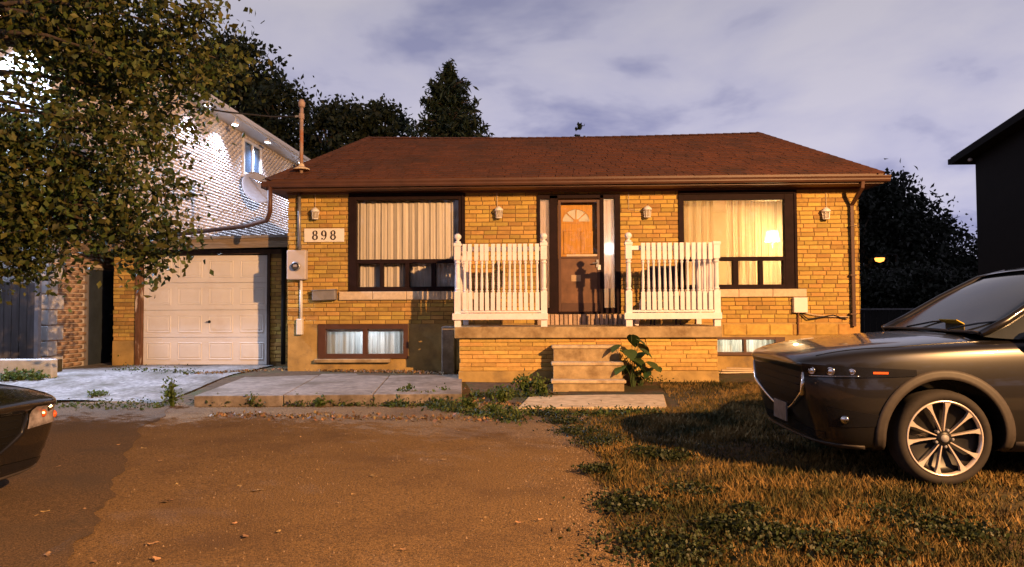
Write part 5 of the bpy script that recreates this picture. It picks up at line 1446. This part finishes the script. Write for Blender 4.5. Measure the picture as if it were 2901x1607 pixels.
for (px, py, Y) in ends:
    e_ = P(px, py, Y)
    zst = min(7.6, max(2.6, e_.z - .1 + rnd.uniform(0, .7)))
    f = (zst + .05) / 8.2; st_ = Vector((-8.6 + .9 * f, 8.6 + .8 * f, zst))
    path = limb_path(st_, e_, sag=.16)
    mb.tube(path, [.055, .045, .034, .024, .015, .007], n=6)
    for t in range(8):      # twigs hanging with leaves
        p0 = path[3 + (t % 3)]; tw = p0 + Vector((rnd.uniform(-.45, .45), rnd.uniform(-.45, .45), rnd.uniform(-.5, .15)))
        mb.tube([p0, p0.lerp(tw, .5) + Vector((0, 0, .05)), tw], [.009, .006, .003], n=4)
        k = rnd.randint(34, 60)
        ts = npr.uniform(.15, 1.1, k)[:, None]
        cl.append(np.array(p0)[None] * (1 - ts) + np.array(tw)[None] * ts + npr.normal(0, .10, (k, 3)))
    k = 150; cl.append(np.array(e_)[None] + npr.normal(0, 1, (k, 3)) * np.array([.27, .27, .2])[None])
mb.build('branch', m_bark, tr, smooth=True)
leaves('crown', np.concatenate(cl), .10, m_leaf_st, tr, seed=4, asp=.6)

def broad_tree(px, Y, ytop, wpx, ybase_px, label, m, nclump=70, per=70, leaf=.28, seed=1, name='broadleaf_tree', group='trees behind the houses', lean=0):
    g_ = np.random.default_rng(seed); r = random.Random(seed)
    top = P(px, ytop, Y); cx = top.x; half = wpx / FPX * Y / 2; zt = top.z; zb = max(1.0, P(px, ybase_px, Y).z)
    t = empty(name, (cx, Y, 0), label, 'tree', group)
    MB().tube([(cx, Y, -.1), (cx + r.uniform(-.2, .2), Y, zb + (zt - zb) * .25), (cx + r.uniform(-.4, .4), Y, zb + (zt - zb) * .8)], [.3, .2, .05], n=8).build('trunk', m_bark, t, smooth=True)
    mb = MB(); pts = []
    for i in range(nclump):
        # ellipsoidal shell with lumps
        a = r.uniform(0, 2 * PI); v = r.uniform(-1, 1); rr = (1 - abs(v) ** 2.2) ** .5 * r.uniform(.45, 1.05)
        c_ = np.array([cx + half * rr * math.cos(a) + lean * v, Y + half * .8 * rr * math.sin(a), (zt + zb) / 2 + (zt - zb) / 2 * v * .95])
        s_ = half * r.uniform(.13, .24)
        pts.append(c_[None] + g_.normal(0, 1, (per, 3)) * np.array([s_, s_, s_ * .7])[None])
        if i % 3 == 0: mb.tube([(cx, Y, zb + (zt - zb) * .2), tuple(c_ * .55 + np.array([cx, Y, (zt + zb) / 2]) * .45 + np.array([0, 0, .2])), tuple(c_)], [.09, .05, .012], n=5)
    mb.build('branch', m_bark, t, smooth=True)
    leaves('crown', np.concatenate(pts), leaf, m, t, seed=seed + 50)
    return t
broad_tree(660, 38, 125, 300, 560, 'tall dark broadleaf tree behind the white-eaved house', m_leaf_dk, nclump=150, per=90, leaf=.34, seed=2)
broad_tree(800, 36, 250, 230, 560, 'dark tree between the roof mast and the tall tree', m_leaf_dk, nclump=80, per=70, leaf=.30, seed=3)
broad_tree(950, 34, 300, 260, 560, 'bushy tree showing over the left end of the bungalow roof', m_leaf_dk, nclump=90, per=80, leaf=.28, seed=4)
broad_tree(1090, 35, 300, 190, 560, 'thin-topped tree just left of the conifer', m_leaf_dk, nclump=60, per=60, leaf=.28, seed=5)
broad_tree(1640, 34, 352, 60, 520, 'tip of a small tree poking over the middle of the roof', m_leaf_dk, nclump=14, per=22, leaf=.22, seed=6)
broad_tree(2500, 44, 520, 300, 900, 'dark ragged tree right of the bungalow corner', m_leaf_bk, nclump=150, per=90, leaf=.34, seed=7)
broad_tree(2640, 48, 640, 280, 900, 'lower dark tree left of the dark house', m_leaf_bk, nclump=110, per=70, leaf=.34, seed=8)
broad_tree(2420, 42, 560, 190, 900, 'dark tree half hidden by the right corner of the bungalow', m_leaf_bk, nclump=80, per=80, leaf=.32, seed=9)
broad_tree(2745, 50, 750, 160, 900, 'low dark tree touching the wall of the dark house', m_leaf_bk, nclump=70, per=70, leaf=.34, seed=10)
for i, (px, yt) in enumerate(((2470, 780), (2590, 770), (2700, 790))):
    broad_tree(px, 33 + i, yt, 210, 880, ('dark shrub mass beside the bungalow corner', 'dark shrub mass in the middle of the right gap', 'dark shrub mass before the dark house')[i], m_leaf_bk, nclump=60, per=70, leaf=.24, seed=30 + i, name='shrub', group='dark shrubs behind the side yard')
# conifer
def conifer(px, Y, ytop, wpx, ybot, label, seed=1):
    r = random.Random(seed); g_ = np.random.default_rng(seed)
    top = P(px, ytop, Y); cx = top.x; zt = top.z; zb = P(px, ybot, Y).z; half = wpx / FPX * Y / 2
    t = empty('conifer', (cx, Y, 0), label, 'tree', 'trees behind the houses')
    MB().tube([(cx, Y, -.1), (cx, Y, zb), (cx, Y, zt - .2)], [.3, .22, .03], n=8).build('trunk', m_bark, t, smooth=True)
    pts = []; mb = MB(); lv = 19
    for i in range(lv):
        f = i / (lv - 1); z = zb - 1.0 + (zt - zb + .8) * f; rad = half * min(1, 1.12 * (1 - f) ** .72 + .03)
        for k in range(r.randint(5, 8)):
            a = r.uniform(0, 2 * PI); rl = rad * r.uniform(.45, 1.12)
            p0 = np.array([cx, Y, z]); p1 = np.array([cx + rl * math.cos(a), Y + rl * math.sin(a), z - rl * .16 + r.uniform(-.25, .3)])
            mb.tube([tuple(p0), tuple((p0 + p1) / 2 + np.array([0, 0, -.12 * rl])), tuple(p1)], [.05, .03, .01], n=4)
            n_ = int(18 + 75 * rl / half); ts = g_.uniform(.2, 1.03, n_)[:, None]
            w_ = (.10 + .16 * rl * np.sin(np.clip(ts, 0, 1) * PI))
            off = g_.normal(0, 1, (n_, 3)) * np.concatenate([w_, w_, w_ * .55], 1); off[:, 2] -= .08 + np.abs(g_.normal(0, .10, n_))
            pts.append(p0[None] * (1 - ts) + p1[None] * ts + off + np.array([0, 0, -.10]) * np.sin(ts * PI) * rl)
    mb.build('branch', m_bark, t, smooth=True)
    leaves('crown', np.concatenate(pts), .34, m_needle, t, seed=seed, asp=.28)
conifer(1270, 30, 172, 270, 400, 'dark spruce standing above the bungalow roof', seed=5)

# plants by the steps and along the drive
def leafy_plant(loc, h, spread, n, leaf, label, name, cat, group=None, m=None, seed=1, big=False):
    r = random.Random(seed); g_ = np.random.default_rng(seed); x, y, z = loc
    t = empty(name, loc, label, cat, group); mb = MB(); pts = []
    tips = []
    for i in range(n):
        a = r.uniform(0, 2 * PI); s_ = spread * r.uniform(.1, 1); hh = h * r.uniform(.45, 1) * (1 - .3 * s_ / spread)
        p1 = (x + s_ * math.cos(a), y + s_ * math.sin(a) * .8, z + hh)
        mb.tube([(x + .02 * math.cos(a), y + .02 * math.sin(a), z - .02), (x + s_ * .35 * math.cos(a), y + s_ * .3 * math.sin(a), z + hh * .6), p1], [.008, .006, .003], n=4)
        tips.append(p1)
        if not big:
            k = r.randint(6, 12); ts = g_.uniform(.3, 1.05, k)[:, None]
            pts.append(np.array([x, y, z])[None] * (1 - ts) + np.array(p1)[None] * ts + g_.normal(0, leaf * .6, (k, 3)))
    mb.build('stem', m_leaf_wd if m is None else m, t)
    if big:      # individual broad leaves, drooping
        for i, tp in enumerate(tips):
            a = r.uniform(0, 2 * PI); l_ = leaf * r.uniform(.7, 1.15); w_ = l_ * .42
            d = Vector((math.cos(a), math.sin(a) - .4, -.35)).normalized(); sdv = d.cross(Vector((0, 0, 1))).normalized(); up = sdv.cross(d)
            mb = MB(); nu = 6
            for j in range(nu + 1):
                u = j / nu; w2 = w_ * math.sin(PI * min(1, u * .92 + .06)) ** .8; c_ = Vector(tp) + d * l_ * u + Vector((0, 0, -.35 * l_ * u * u))
                mb.v += [tuple(c_ - sdv * w2 + up * .12 * w2), tuple(c_ - up * .05 * w_), tuple(c_ + sdv * w2 + up * .12 * w2)]
            for j in range(nu):
                b_ = 3 * j; mb.f += [(b_, b_ + 1, b_ + 4, b_ + 3), (b_ + 1, b_ + 2, b_ + 5, b_ + 4)]
            mb.build('leaf', m or m_leaf_wd, t, smooth=True)
    else:
        leaves('foliage', np.concatenate(pts), leaf, m or m_leaf_wd, t, seed=seed)
    return t
m_bigleaf = leafmat('leaf_broad', (.045, .075, .018), rand=.3, hue=.02, transl=.15)
q = P(1792, 1075, YP - .35)
leafy_plant((q.x, YP - .38, .06), .92, .26, 15, .23, 'tall broad-leaved plant growing right of the porch steps', 'broadleaf_plant', 'plant', m=m_bigleaf, seed=3, big=True)
leafy_plant((q.x + .12, YP - .30, .06), .5, .32, 12, .19, 'lower broad-leaved plant behind the tall one right of the steps', 'broadleaf_plant', 'plant', m=m_bigleaf, seed=4, big=True)
weeds = [(488, 1140, .42, .14, 22, .055, 'tall leafy weed at the corner of the front walk slab'), (343, 1050, .36, .22, 26, .06, 'white-lit weed clump at the foot of the left garage pier'),
         (715, 1140, .17, .12, 14, .05, 'low weed on the walk edge near its left third'), (770, 1138, .12, .12, 12, .045, 'small weed right of the low weed on the walk edge'), (905, 1140, .14, .14, 14, .05, 'weed on the walk edge below the basement window'),
         (990, 1138, .13, .16, 14, .045, 'spreading weed at the middle of the walk edge'), (1150, 1128, .26, .18, 22, .06, 'bright grassy weed near the left corner of the porch base'), (1205, 1132, .2, .18, 18, .055, 'weed before the left corner of the porch'),
         (1262, 1125, .22, .14, 16, .05, 'weed right under the porch left corner'), (1330, 1145, .18, .2, 20, .055, 'dark weed clump before the porch base'), (1420, 1130, .26, .2, 22, .06, 'weed clump beside the left of the steps'),
         (1485, 1110, .34, .2, 22, .07, 'shaded weed clump against the porch left of the steps'), (1530, 1112, .3, .14, 16, .07, 'shaded weed right beside the left side of the steps'), (1395, 1160, .16, .18, 18, .05, 'low weed at the driveway corner left of the pad'),
         (1450, 1172, .15, .16, 18, .05, 'low weed at the left end of the landing pad'), (60, 1050, .2, .25, 22, .06, 'white-lit groundcover clump before the kerb bed'), (110, 1042, .16, .2, 18, .06, 'white-lit groundcover clump at the kerb corner'), (15, 1062, .16, .2, 18, .06, 'groundcover clump at the far left of the kerb bed'),
         (270, 1118, .10, .2, 14, .045, 'low weed in the pale side yard'), (105, 1145, .09, .12, 12, .04, 'small weed behind the black car nose'), (1835, 1075, .16, .2, 16, .05, 'reddish low weed right of the broad-leaved plant')]
for i, (px, py, h, sp, n_, lf, lab) in enumerate(weeds):
    q = G(px, py, .06)
    if px < 120 and py < 1070: q = P(px, py, 11.82)
    q.z = gz(q.x, q.y)
    leafy_plant(tuple(q), h, sp, n_, lf, lab, 'weed', 'weed', 'weeds along the drive and the house', seed=60 + i)

# ---- lawn: blades
def blades(region, n, hmin, hmax, w, m, seed, name, dens=None):
    g_ = np.random.default_rng(seed)
    x = g_.uniform(region[0], region[1], n); u = g_.uniform(0, 1, n)
    y = region[2] + (region[3] - region[2]) * u ** 1.5        # denser near the viewer
    return x, y, g_
m_grass = None
def grass_material():
    m, t, b = nodes_of('grass_blades'); N = t.nodes
    ge = N.new('ShaderNodeNewGeometry')
    n1 = N.new('ShaderNodeTexNoise'); n1.inputs['Scale'].default_value = 1.7; n1.inputs['Detail'].default_value = 4
    L(t, ge.outputs['Position'], n1.inputs['Vector'])
    r1 = N.new('ShaderNodeValToRGB'); cr_ = r1.color_ramp
    cr_.elements[0].position = .36; cr_.elements[0].color = (.022, .026, .007, 1); cr_.elements[1].position = .6; cr_.elements[1].color = (.19, .115, .036, 1)
    e_ = cr_.elements.new(.47); e_.color = (.075, .055, .015, 1)
    wn_ = N.new('ShaderNodeTexWhiteNoise'); wn_.noise_dimensions = '1D'; L(t, ge.outputs['Random Per Island'], wn_.inputs['W'])
    ad = N.new('ShaderNodeMath'); ad.operation = 'MULTIPLY_ADD'; ad.inputs[1].default_value = .22; ad.inputs[2].default_value = -.11
    L(t, wn_.outputs['Value'], ad.inputs[0]); a2 = N.new('ShaderNodeMath'); a2.operation = 'ADD'; L(t, n1.outputs['Fac'], a2.inputs[0]); L(t, ad.outputs[0], a2.inputs[1])
    L(t, a2.outputs[0], r1.inputs[0]); L(t, r1.outputs[0], b.inputs['Base Color']); b.inputs['Roughness'].default_value = .7; b.inputs['Specular IOR Level'].default_value = .2
    return m
m_grass = grass_material()
def lawn(n, seed):
    g_ = np.random.default_rng(seed)
    u = g_.uniform(0, 1, n); y = 2.6 + 9.0 * u ** 1.7
    x = edge_x - .12 + (7.2 - edge_x) * g_.uniform(0, 1, n)
    x = np.where(y < 7, x, x)
    edge = edge_x + .07 * np.sin(y * 2.3) + .05 * np.sin(y * 5.1 + 1) + g_.normal(0, .05, n)
    keep = (x > edge) & ~((x > sx0 - .1) & (x < P(1895, 1130, 10).x + .1) & (y > 9.35)) | ((x > edge_x - 1.0) & (x < edge_x + .4) & (y > 8.9) & (y < 9.3))
    keep &= ~((x > qx0) & (x < qx1) & (y > 11.6))
    # bare thin spots
    thin = np.sin(x * 1.9 + 1.3) * np.sin(y * 1.6 + .4) + .6 * np.sin(x * 4.3) * np.sin(y * 3.7 + 2)
    keep &= g_.uniform(0, 1, n) < np.clip(.62 - .32 * thin, .2, 1)
    x, y, thin = x[keep], y[keep], thin[keep]; n = len(x)
    z = np.array([gz(a, b) for a, b in zip(x, y)]) - .014
    h = g_.uniform(.03, .075, n) * (1.0 - .25 * np.clip(thin, -1, 1)) * (1 + .0 * y); w = g_.uniform(.0035, .0075, n) * (1 + .10 * (y - 3))
    a = g_.uniform(0, 2 * PI, n); lx_ = g_.normal(0, .5, n) * h; ly_ = g_.normal(0, .5, n) * h
    p0 = np.stack([x - np.cos(a) * w, y - np.sin(a) * w, z], 1); p1 = np.stack([x + np.cos(a) * w, y + np.sin(a) * w, z], 1)
    p2 = np.stack([x + lx_, y + ly_, z + h], 1)
    v = np.stack([p0, p1, p2], 1).reshape(-1, 3)
    return mesh_np('grass', v, np.arange(3 * n), 3, m_grass)
gr_o = lawn(330000, 9); tag(gr_o, 'patchy dry lawn under and before the dark grey SUV', 'grass', kind='stuff')
# lawn soil under it: a sheet just above the ground
mb = MB(); mb.grid(lambda u, v: (edge_x - .03 + 8 * u + .07 * math.sin((-8 + 19.4 * v) * 2.3), -8 + 19.4 * v, gz(0, -8 + 19.4 * v) - .004), 30, 60)
tag(mb.build('lawn', mat('lawn_thatch', (.06, .036, .014), rough=.97, var=.4, scale=16, bump=.02, bscale=40, second=((.035, .035, .012), 1.7, .45, .6)), smooth=True), kind='structure')
# clover tufts in darker clumps
tuft_pts = []
for (px, py, r_) in ((1880, 1560, .32), (2200, 1530, .22), (1780, 1440, .2), (2060, 1500, .14), (2400, 1560, .25), (1900, 1300, .16), (1640, 1230, .22), (1700, 1260, .2), (1830, 1290, .15), (2560, 1480, .25), (1960, 1400, .16), (2120, 1460, .12), (2700, 1520, .2), (1600, 1200, .2), (1560, 1180, .18), (1690, 1340, .12)):
    q = G(px, py); k = int(900 * r_ / .2)
    tuft_pts.append(np.array([q.x, q.y, .02])[None] + npr.normal(0, 1, (k, 3)) * np.array([r_ * .55, r_ * .55, .012])[None] + np.array([0, 0, .02])[None])
tp = np.concatenate(tuft_pts); tp[:, 2] = np.clip(tp[:, 2], .012, .09)
tag(leaves('clover', tp, .026, leafmat('leaf_clover', (.020, .028, .007), rand=.5, hue=.03, transl=.1), seed=8, asp=.8), 'dark clover patches spread through the dry lawn', 'clover', kind='stuff')

# low ground cover along the walk, the apron edge and the pad; dry litter against the foundation
gc = []
for x0, y0, x1, y1, k, sp in ((555, 1130, 1300, 1134, 5200, .11), (1180, 1128, 1480, 1178, 1500, .16), (1470, 1158, 1880, 1160, 1100, .10), (0, 1136, 470, 1140, 500, .22), (330, 1062, 560, 1075, 300, .25), (1330, 1112, 1560, 1112, 700, .16), (1800, 1090, 2040, 1075, 500, .16)):
    a, b = G(x0, y0, .08), G(x1, y1, .08); t_ = npr.uniform(0, 1, k) ; t_ = np.clip(t_ + .06 * np.sin(t_ * 37), 0, 1)
    w_ = .4 + .6 * np.abs(np.sin(t_ * 23 + x0))
    p_ = np.array(a)[None] * (1 - t_[:, None]) + np.array(b)[None] * t_[:, None] + npr.normal(0, 1, (k, 3)) * np.array([.08, sp, 0])[None] * w_[:, None]
    p_[:, 2] = np.array([gz(q[0], q[1]) for q in p_]) + np.abs(npr.normal(0, .05, k)) * w_ ** 2 + .01; gc.append(p_)
tag(leaves('groundcover', np.concatenate(gc), .05, leafmat('leaf_groundcover', (.055, .075, .018), rand=.6, hue=.05), seed=12, asp=.5), 'low weedy ground cover along the walk, pad and yard edges', 'weeds', kind='stuff')
lt_ = []
for x0, y0, x1, y1, k, sp in ((800, 1046, 1290, 1058, 900, .12), (560, 1060, 760, 1050, 200, .15), (620, 1138, 1440, 1150, 500, .12), (1340, 1105, 1560, 1120, 250, .15)):
    a, b = G(x0, y0, .17), G(x1, y1, .17); t_ = npr.uniform(0, 1, (k, 1))
    p_ = np.array(a)[None] * (1 - t_) + np.array(b)[None] * t_ + npr.normal(0, 1, (k, 3)) * np.array([.1, sp, 0])[None]
    p_[:, 2] = np.array([max(gz(q[0], q[1]), wz + .006 if (c0.y - .02 < q[1] < c2.y + .02 and q[0] < c1.x) else 0) for q in p_]) + npr.uniform(.006, .02, k); lt_.append(p_)
tag(leaves('leaf_litter', np.concatenate(lt_), .055, leafmat('leaf_litter_dry', (.20, .12, .055), rand=.6, hue=.03, transl=.1), seed=13, asp=.6, up=.8), 'dry brown leaf litter along the foundation and walk', 'leaf litter', kind='stuff')

# crumbs of loose asphalt and grit on the drive, thicker along its edges
def grit(n, seed):
    g_ = np.random.default_rng(seed); y = 2.8 + 7.0 * g_.uniform(0, 1, n) ** 1.4; e_ = edge_x + .07 * np.sin(y * 2.3) + .05 * np.sin(y * 5.1 + 1)
    k = n // 2; x = np.empty(n); x[:k] = e_[:k] - np.abs(g_.normal(0, .22, k)); x[k:] = g_.uniform(-5.5, edge_x, n - k)
    y[: n // 5] = 9.75 + g_.normal(0, .12, n // 5); x[: n // 5] = g_.uniform(-5, edge_x, n // 5)
    z = np.array([gz(a, b) + 0.008 + .014 * math.sin(a * .9 + 1) * math.sin(b * .8) * smooth01(9.9, 8, b) for a, b in zip(x, y)])
    s_ = g_.uniform(.003, .010, n); c_ = np.stack([x, y, z + .001], 1)
    o_ = np.array([[1, 0, -.3], [-.5, .87, -.3], [-.5, -.87, -.3], [0, 0, 1.0]])[None] * g_.uniform(.6, 1.3, (n, 4, 1)) * s_[:, None, None]
    a = g_.uniform(0, 6.3, n); ca, sa = np.cos(a)[:, None], np.sin(a)[:, None]
    ox = o_[..., 0] * ca - o_[..., 1] * sa; oy = o_[..., 0] * sa + o_[..., 1] * ca
    v = (c_[:, None] + np.stack([ox, oy, o_[..., 2]], -1)).reshape(-1, 3)
    f = (np.arange(n)[:, None, None] * 4 + np.array([[0, 1, 3], [1, 2, 3], [2, 0, 3]])[None]).ravel()
    return mesh_np('grit', v, f, 3, mat('grit_stone', (.22, .15, .09), rough=.95, var=.3, rand=.5))
tag(grit(9000, 31), 'loose grit and asphalt crumbs scattered over the drive', 'grit', kind='stuff')

# ---- fallen leaves and litter on the drive
def leaf_mesh(seed, s):
    r = random.Random(seed); mb = MB(); n = 9; vs = [(0, 0, .006)]
    for i in range(n):
        a = 2 * PI * i / n; rr = s * (1 + .35 * math.sin(3 * a + r.random())) * r.uniform(.7, 1.1); vs.append((rr * math.cos(a), rr * .62 * math.sin(a), .002 + .006 * r.random() + .12 * abs(rr * math.cos(a))))
    mb.add(vs, [(0, i + 1, (i + 1) % n + 1) for i in range(n)])
    me = bpy.data.meshes.new('fallen_leaf'); me.from_pydata(mb.v, [], mb.f); me.materials.append(m_dry); return me
m_dry = leafmat('dry_leaf', (.42, .26, .12), rand=.5, hue=.02, transl=.1)
lms = [leaf_mesh(i, .014 + .007 * i) for i in range(4)]
marks = [(405, 1270, 2), (465, 1423, 3), (720, 1391, 3), (735, 1388, 2), (1258, 1302, 2), (1055, 1348, 2), (300, 1310, 1), (355, 1311, 1), (455, 1305, 1), (310, 1413, 1), (240, 1442, 1), (125, 1450, 2), (100, 1461, 1), (500, 1372, 1), (680, 1376, 1), (610, 1335, 0), (430, 1540, 2), (135, 1570, 2), (665, 1482, 1), (695, 1520, 2), (445, 1584, 2), (270, 1590, 1), (1470, 1480, 1), (1530, 1471, 1), (1582, 1471, 1), (1377, 1466, 1), (1455, 1447, 0), (1716, 1392, 2), (850, 1238, 1), (785, 1244, 0), (165, 1322, 2), (335, 1260, 1), (480, 1418, 2), (790, 1505, 1), (1145, 1556, 1), (1000, 1400, 0), (960, 1425, 0), (1300, 1220, 0), (900, 1330, 0)]
for i, (px, py, s_) in enumerate(marks):
    q = G(px, py, .02); o = bpy.data.objects.new('fallen_leaf', lms[s_]); col.objects.link(o)
    o.location = (q.x, q.y, .0165); o.rotation_euler = (rnd.uniform(-.1, .1), rnd.uniform(-.1, .1), rnd.uniform(0, 6.3))
    tag(o, 'small dry leaf lying on the brown asphalt drive', 'leaf', 'fallen leaves scattered on the drive')
# pale boards lying by the right basement window
q = P(2085, 1047, YW - .5)
bd = empty('scrap_boards', (q.x, YW - .45, .17), 'pale scrap boards lying below the right basement window', 'boards')
for i in range(3):
    MB().obox((q.x + .08 * i - .05, YW - .62 + .16 * i, .185 + .022 * i), (.62 - .1 * i, .09, .02), Matrix.Rotation(R(8 - 13 * i), 3, 'Z')).build('board', m_stone, bd)
# concrete window-well block left of the porch
q = P(1268, 980, 12.6)
bx_ = MB().box(q.x - .10, q.x + .12, 12.55, 12.95, .1, P(1268, 925, 12.6).z).build('concrete_block', m_walk, bevel=.02)
tag(bx_, 'grey upright concrete block in the shade left of the porch', 'block')

# ------------------------------------------------------------------ street side: road, plus unseen trees added to dim car reflections and low sky
mb = MB(); mb.grid(lambda u, v: (-60 + 120 * u, -14.5 + 8 * v, .004), 20, 4); tag(mb.build('road', mat('road_asphalt', (.06, .058, .055), rough=.9, var=.2, scale=20, bump=.01)), kind='structure')
def added_back_tree(x, y, h, label, seed):
    g_ = np.random.default_rng(seed); r = random.Random(seed)
    t = empty('broadleaf_tree', (x, y, 0), label, 'tree', 'unseen trees added behind the viewer')
    MB().tube([(x, y, -.1), (x + .1, y, h * .35), (x, y, h * .8)], [.28, .2, .05], n=8).build('trunk', m_bark, t, smooth=True)
    pts = []; mb = MB()
    for i in range(70):
        a = r.uniform(0, 2 * PI); v = r.uniform(-1, 1); rr = (1 - abs(v) ** 2.2) ** .5 * r.uniform(.4, 1) * h * .42
        c_ = np.array([x + rr * math.cos(a), y + rr * .7 * math.sin(a), h * .6 + h * .4 * v]); pts.append(c_[None] + g_.normal(0, h * .075, (60, 3)))
        if i % 5 == 0: mb.tube([(x, y, h * .4), tuple(c_)], [.08, .02], n=5)
    mb.build('branch', m_bark, t); leaves('crown', np.concatenate(pts), .55, m_leaf_dk, t, seed=seed)
for i, (x, y, h) in enumerate(((-16, -19, 10), (-8, -18, 9), (0.5, -20, 11), (9, -18.5, 9.5), (17, -19, 10.5), (25, -18, 10))):
    added_back_tree(x, y, h, 'unseen leafy tree added behind the viewer to dim sky and reflections, ' + ('first', 'second', 'third', 'fourth', 'fifth', 'sixth')[i] + ' from the left end of the row', 200 + i)
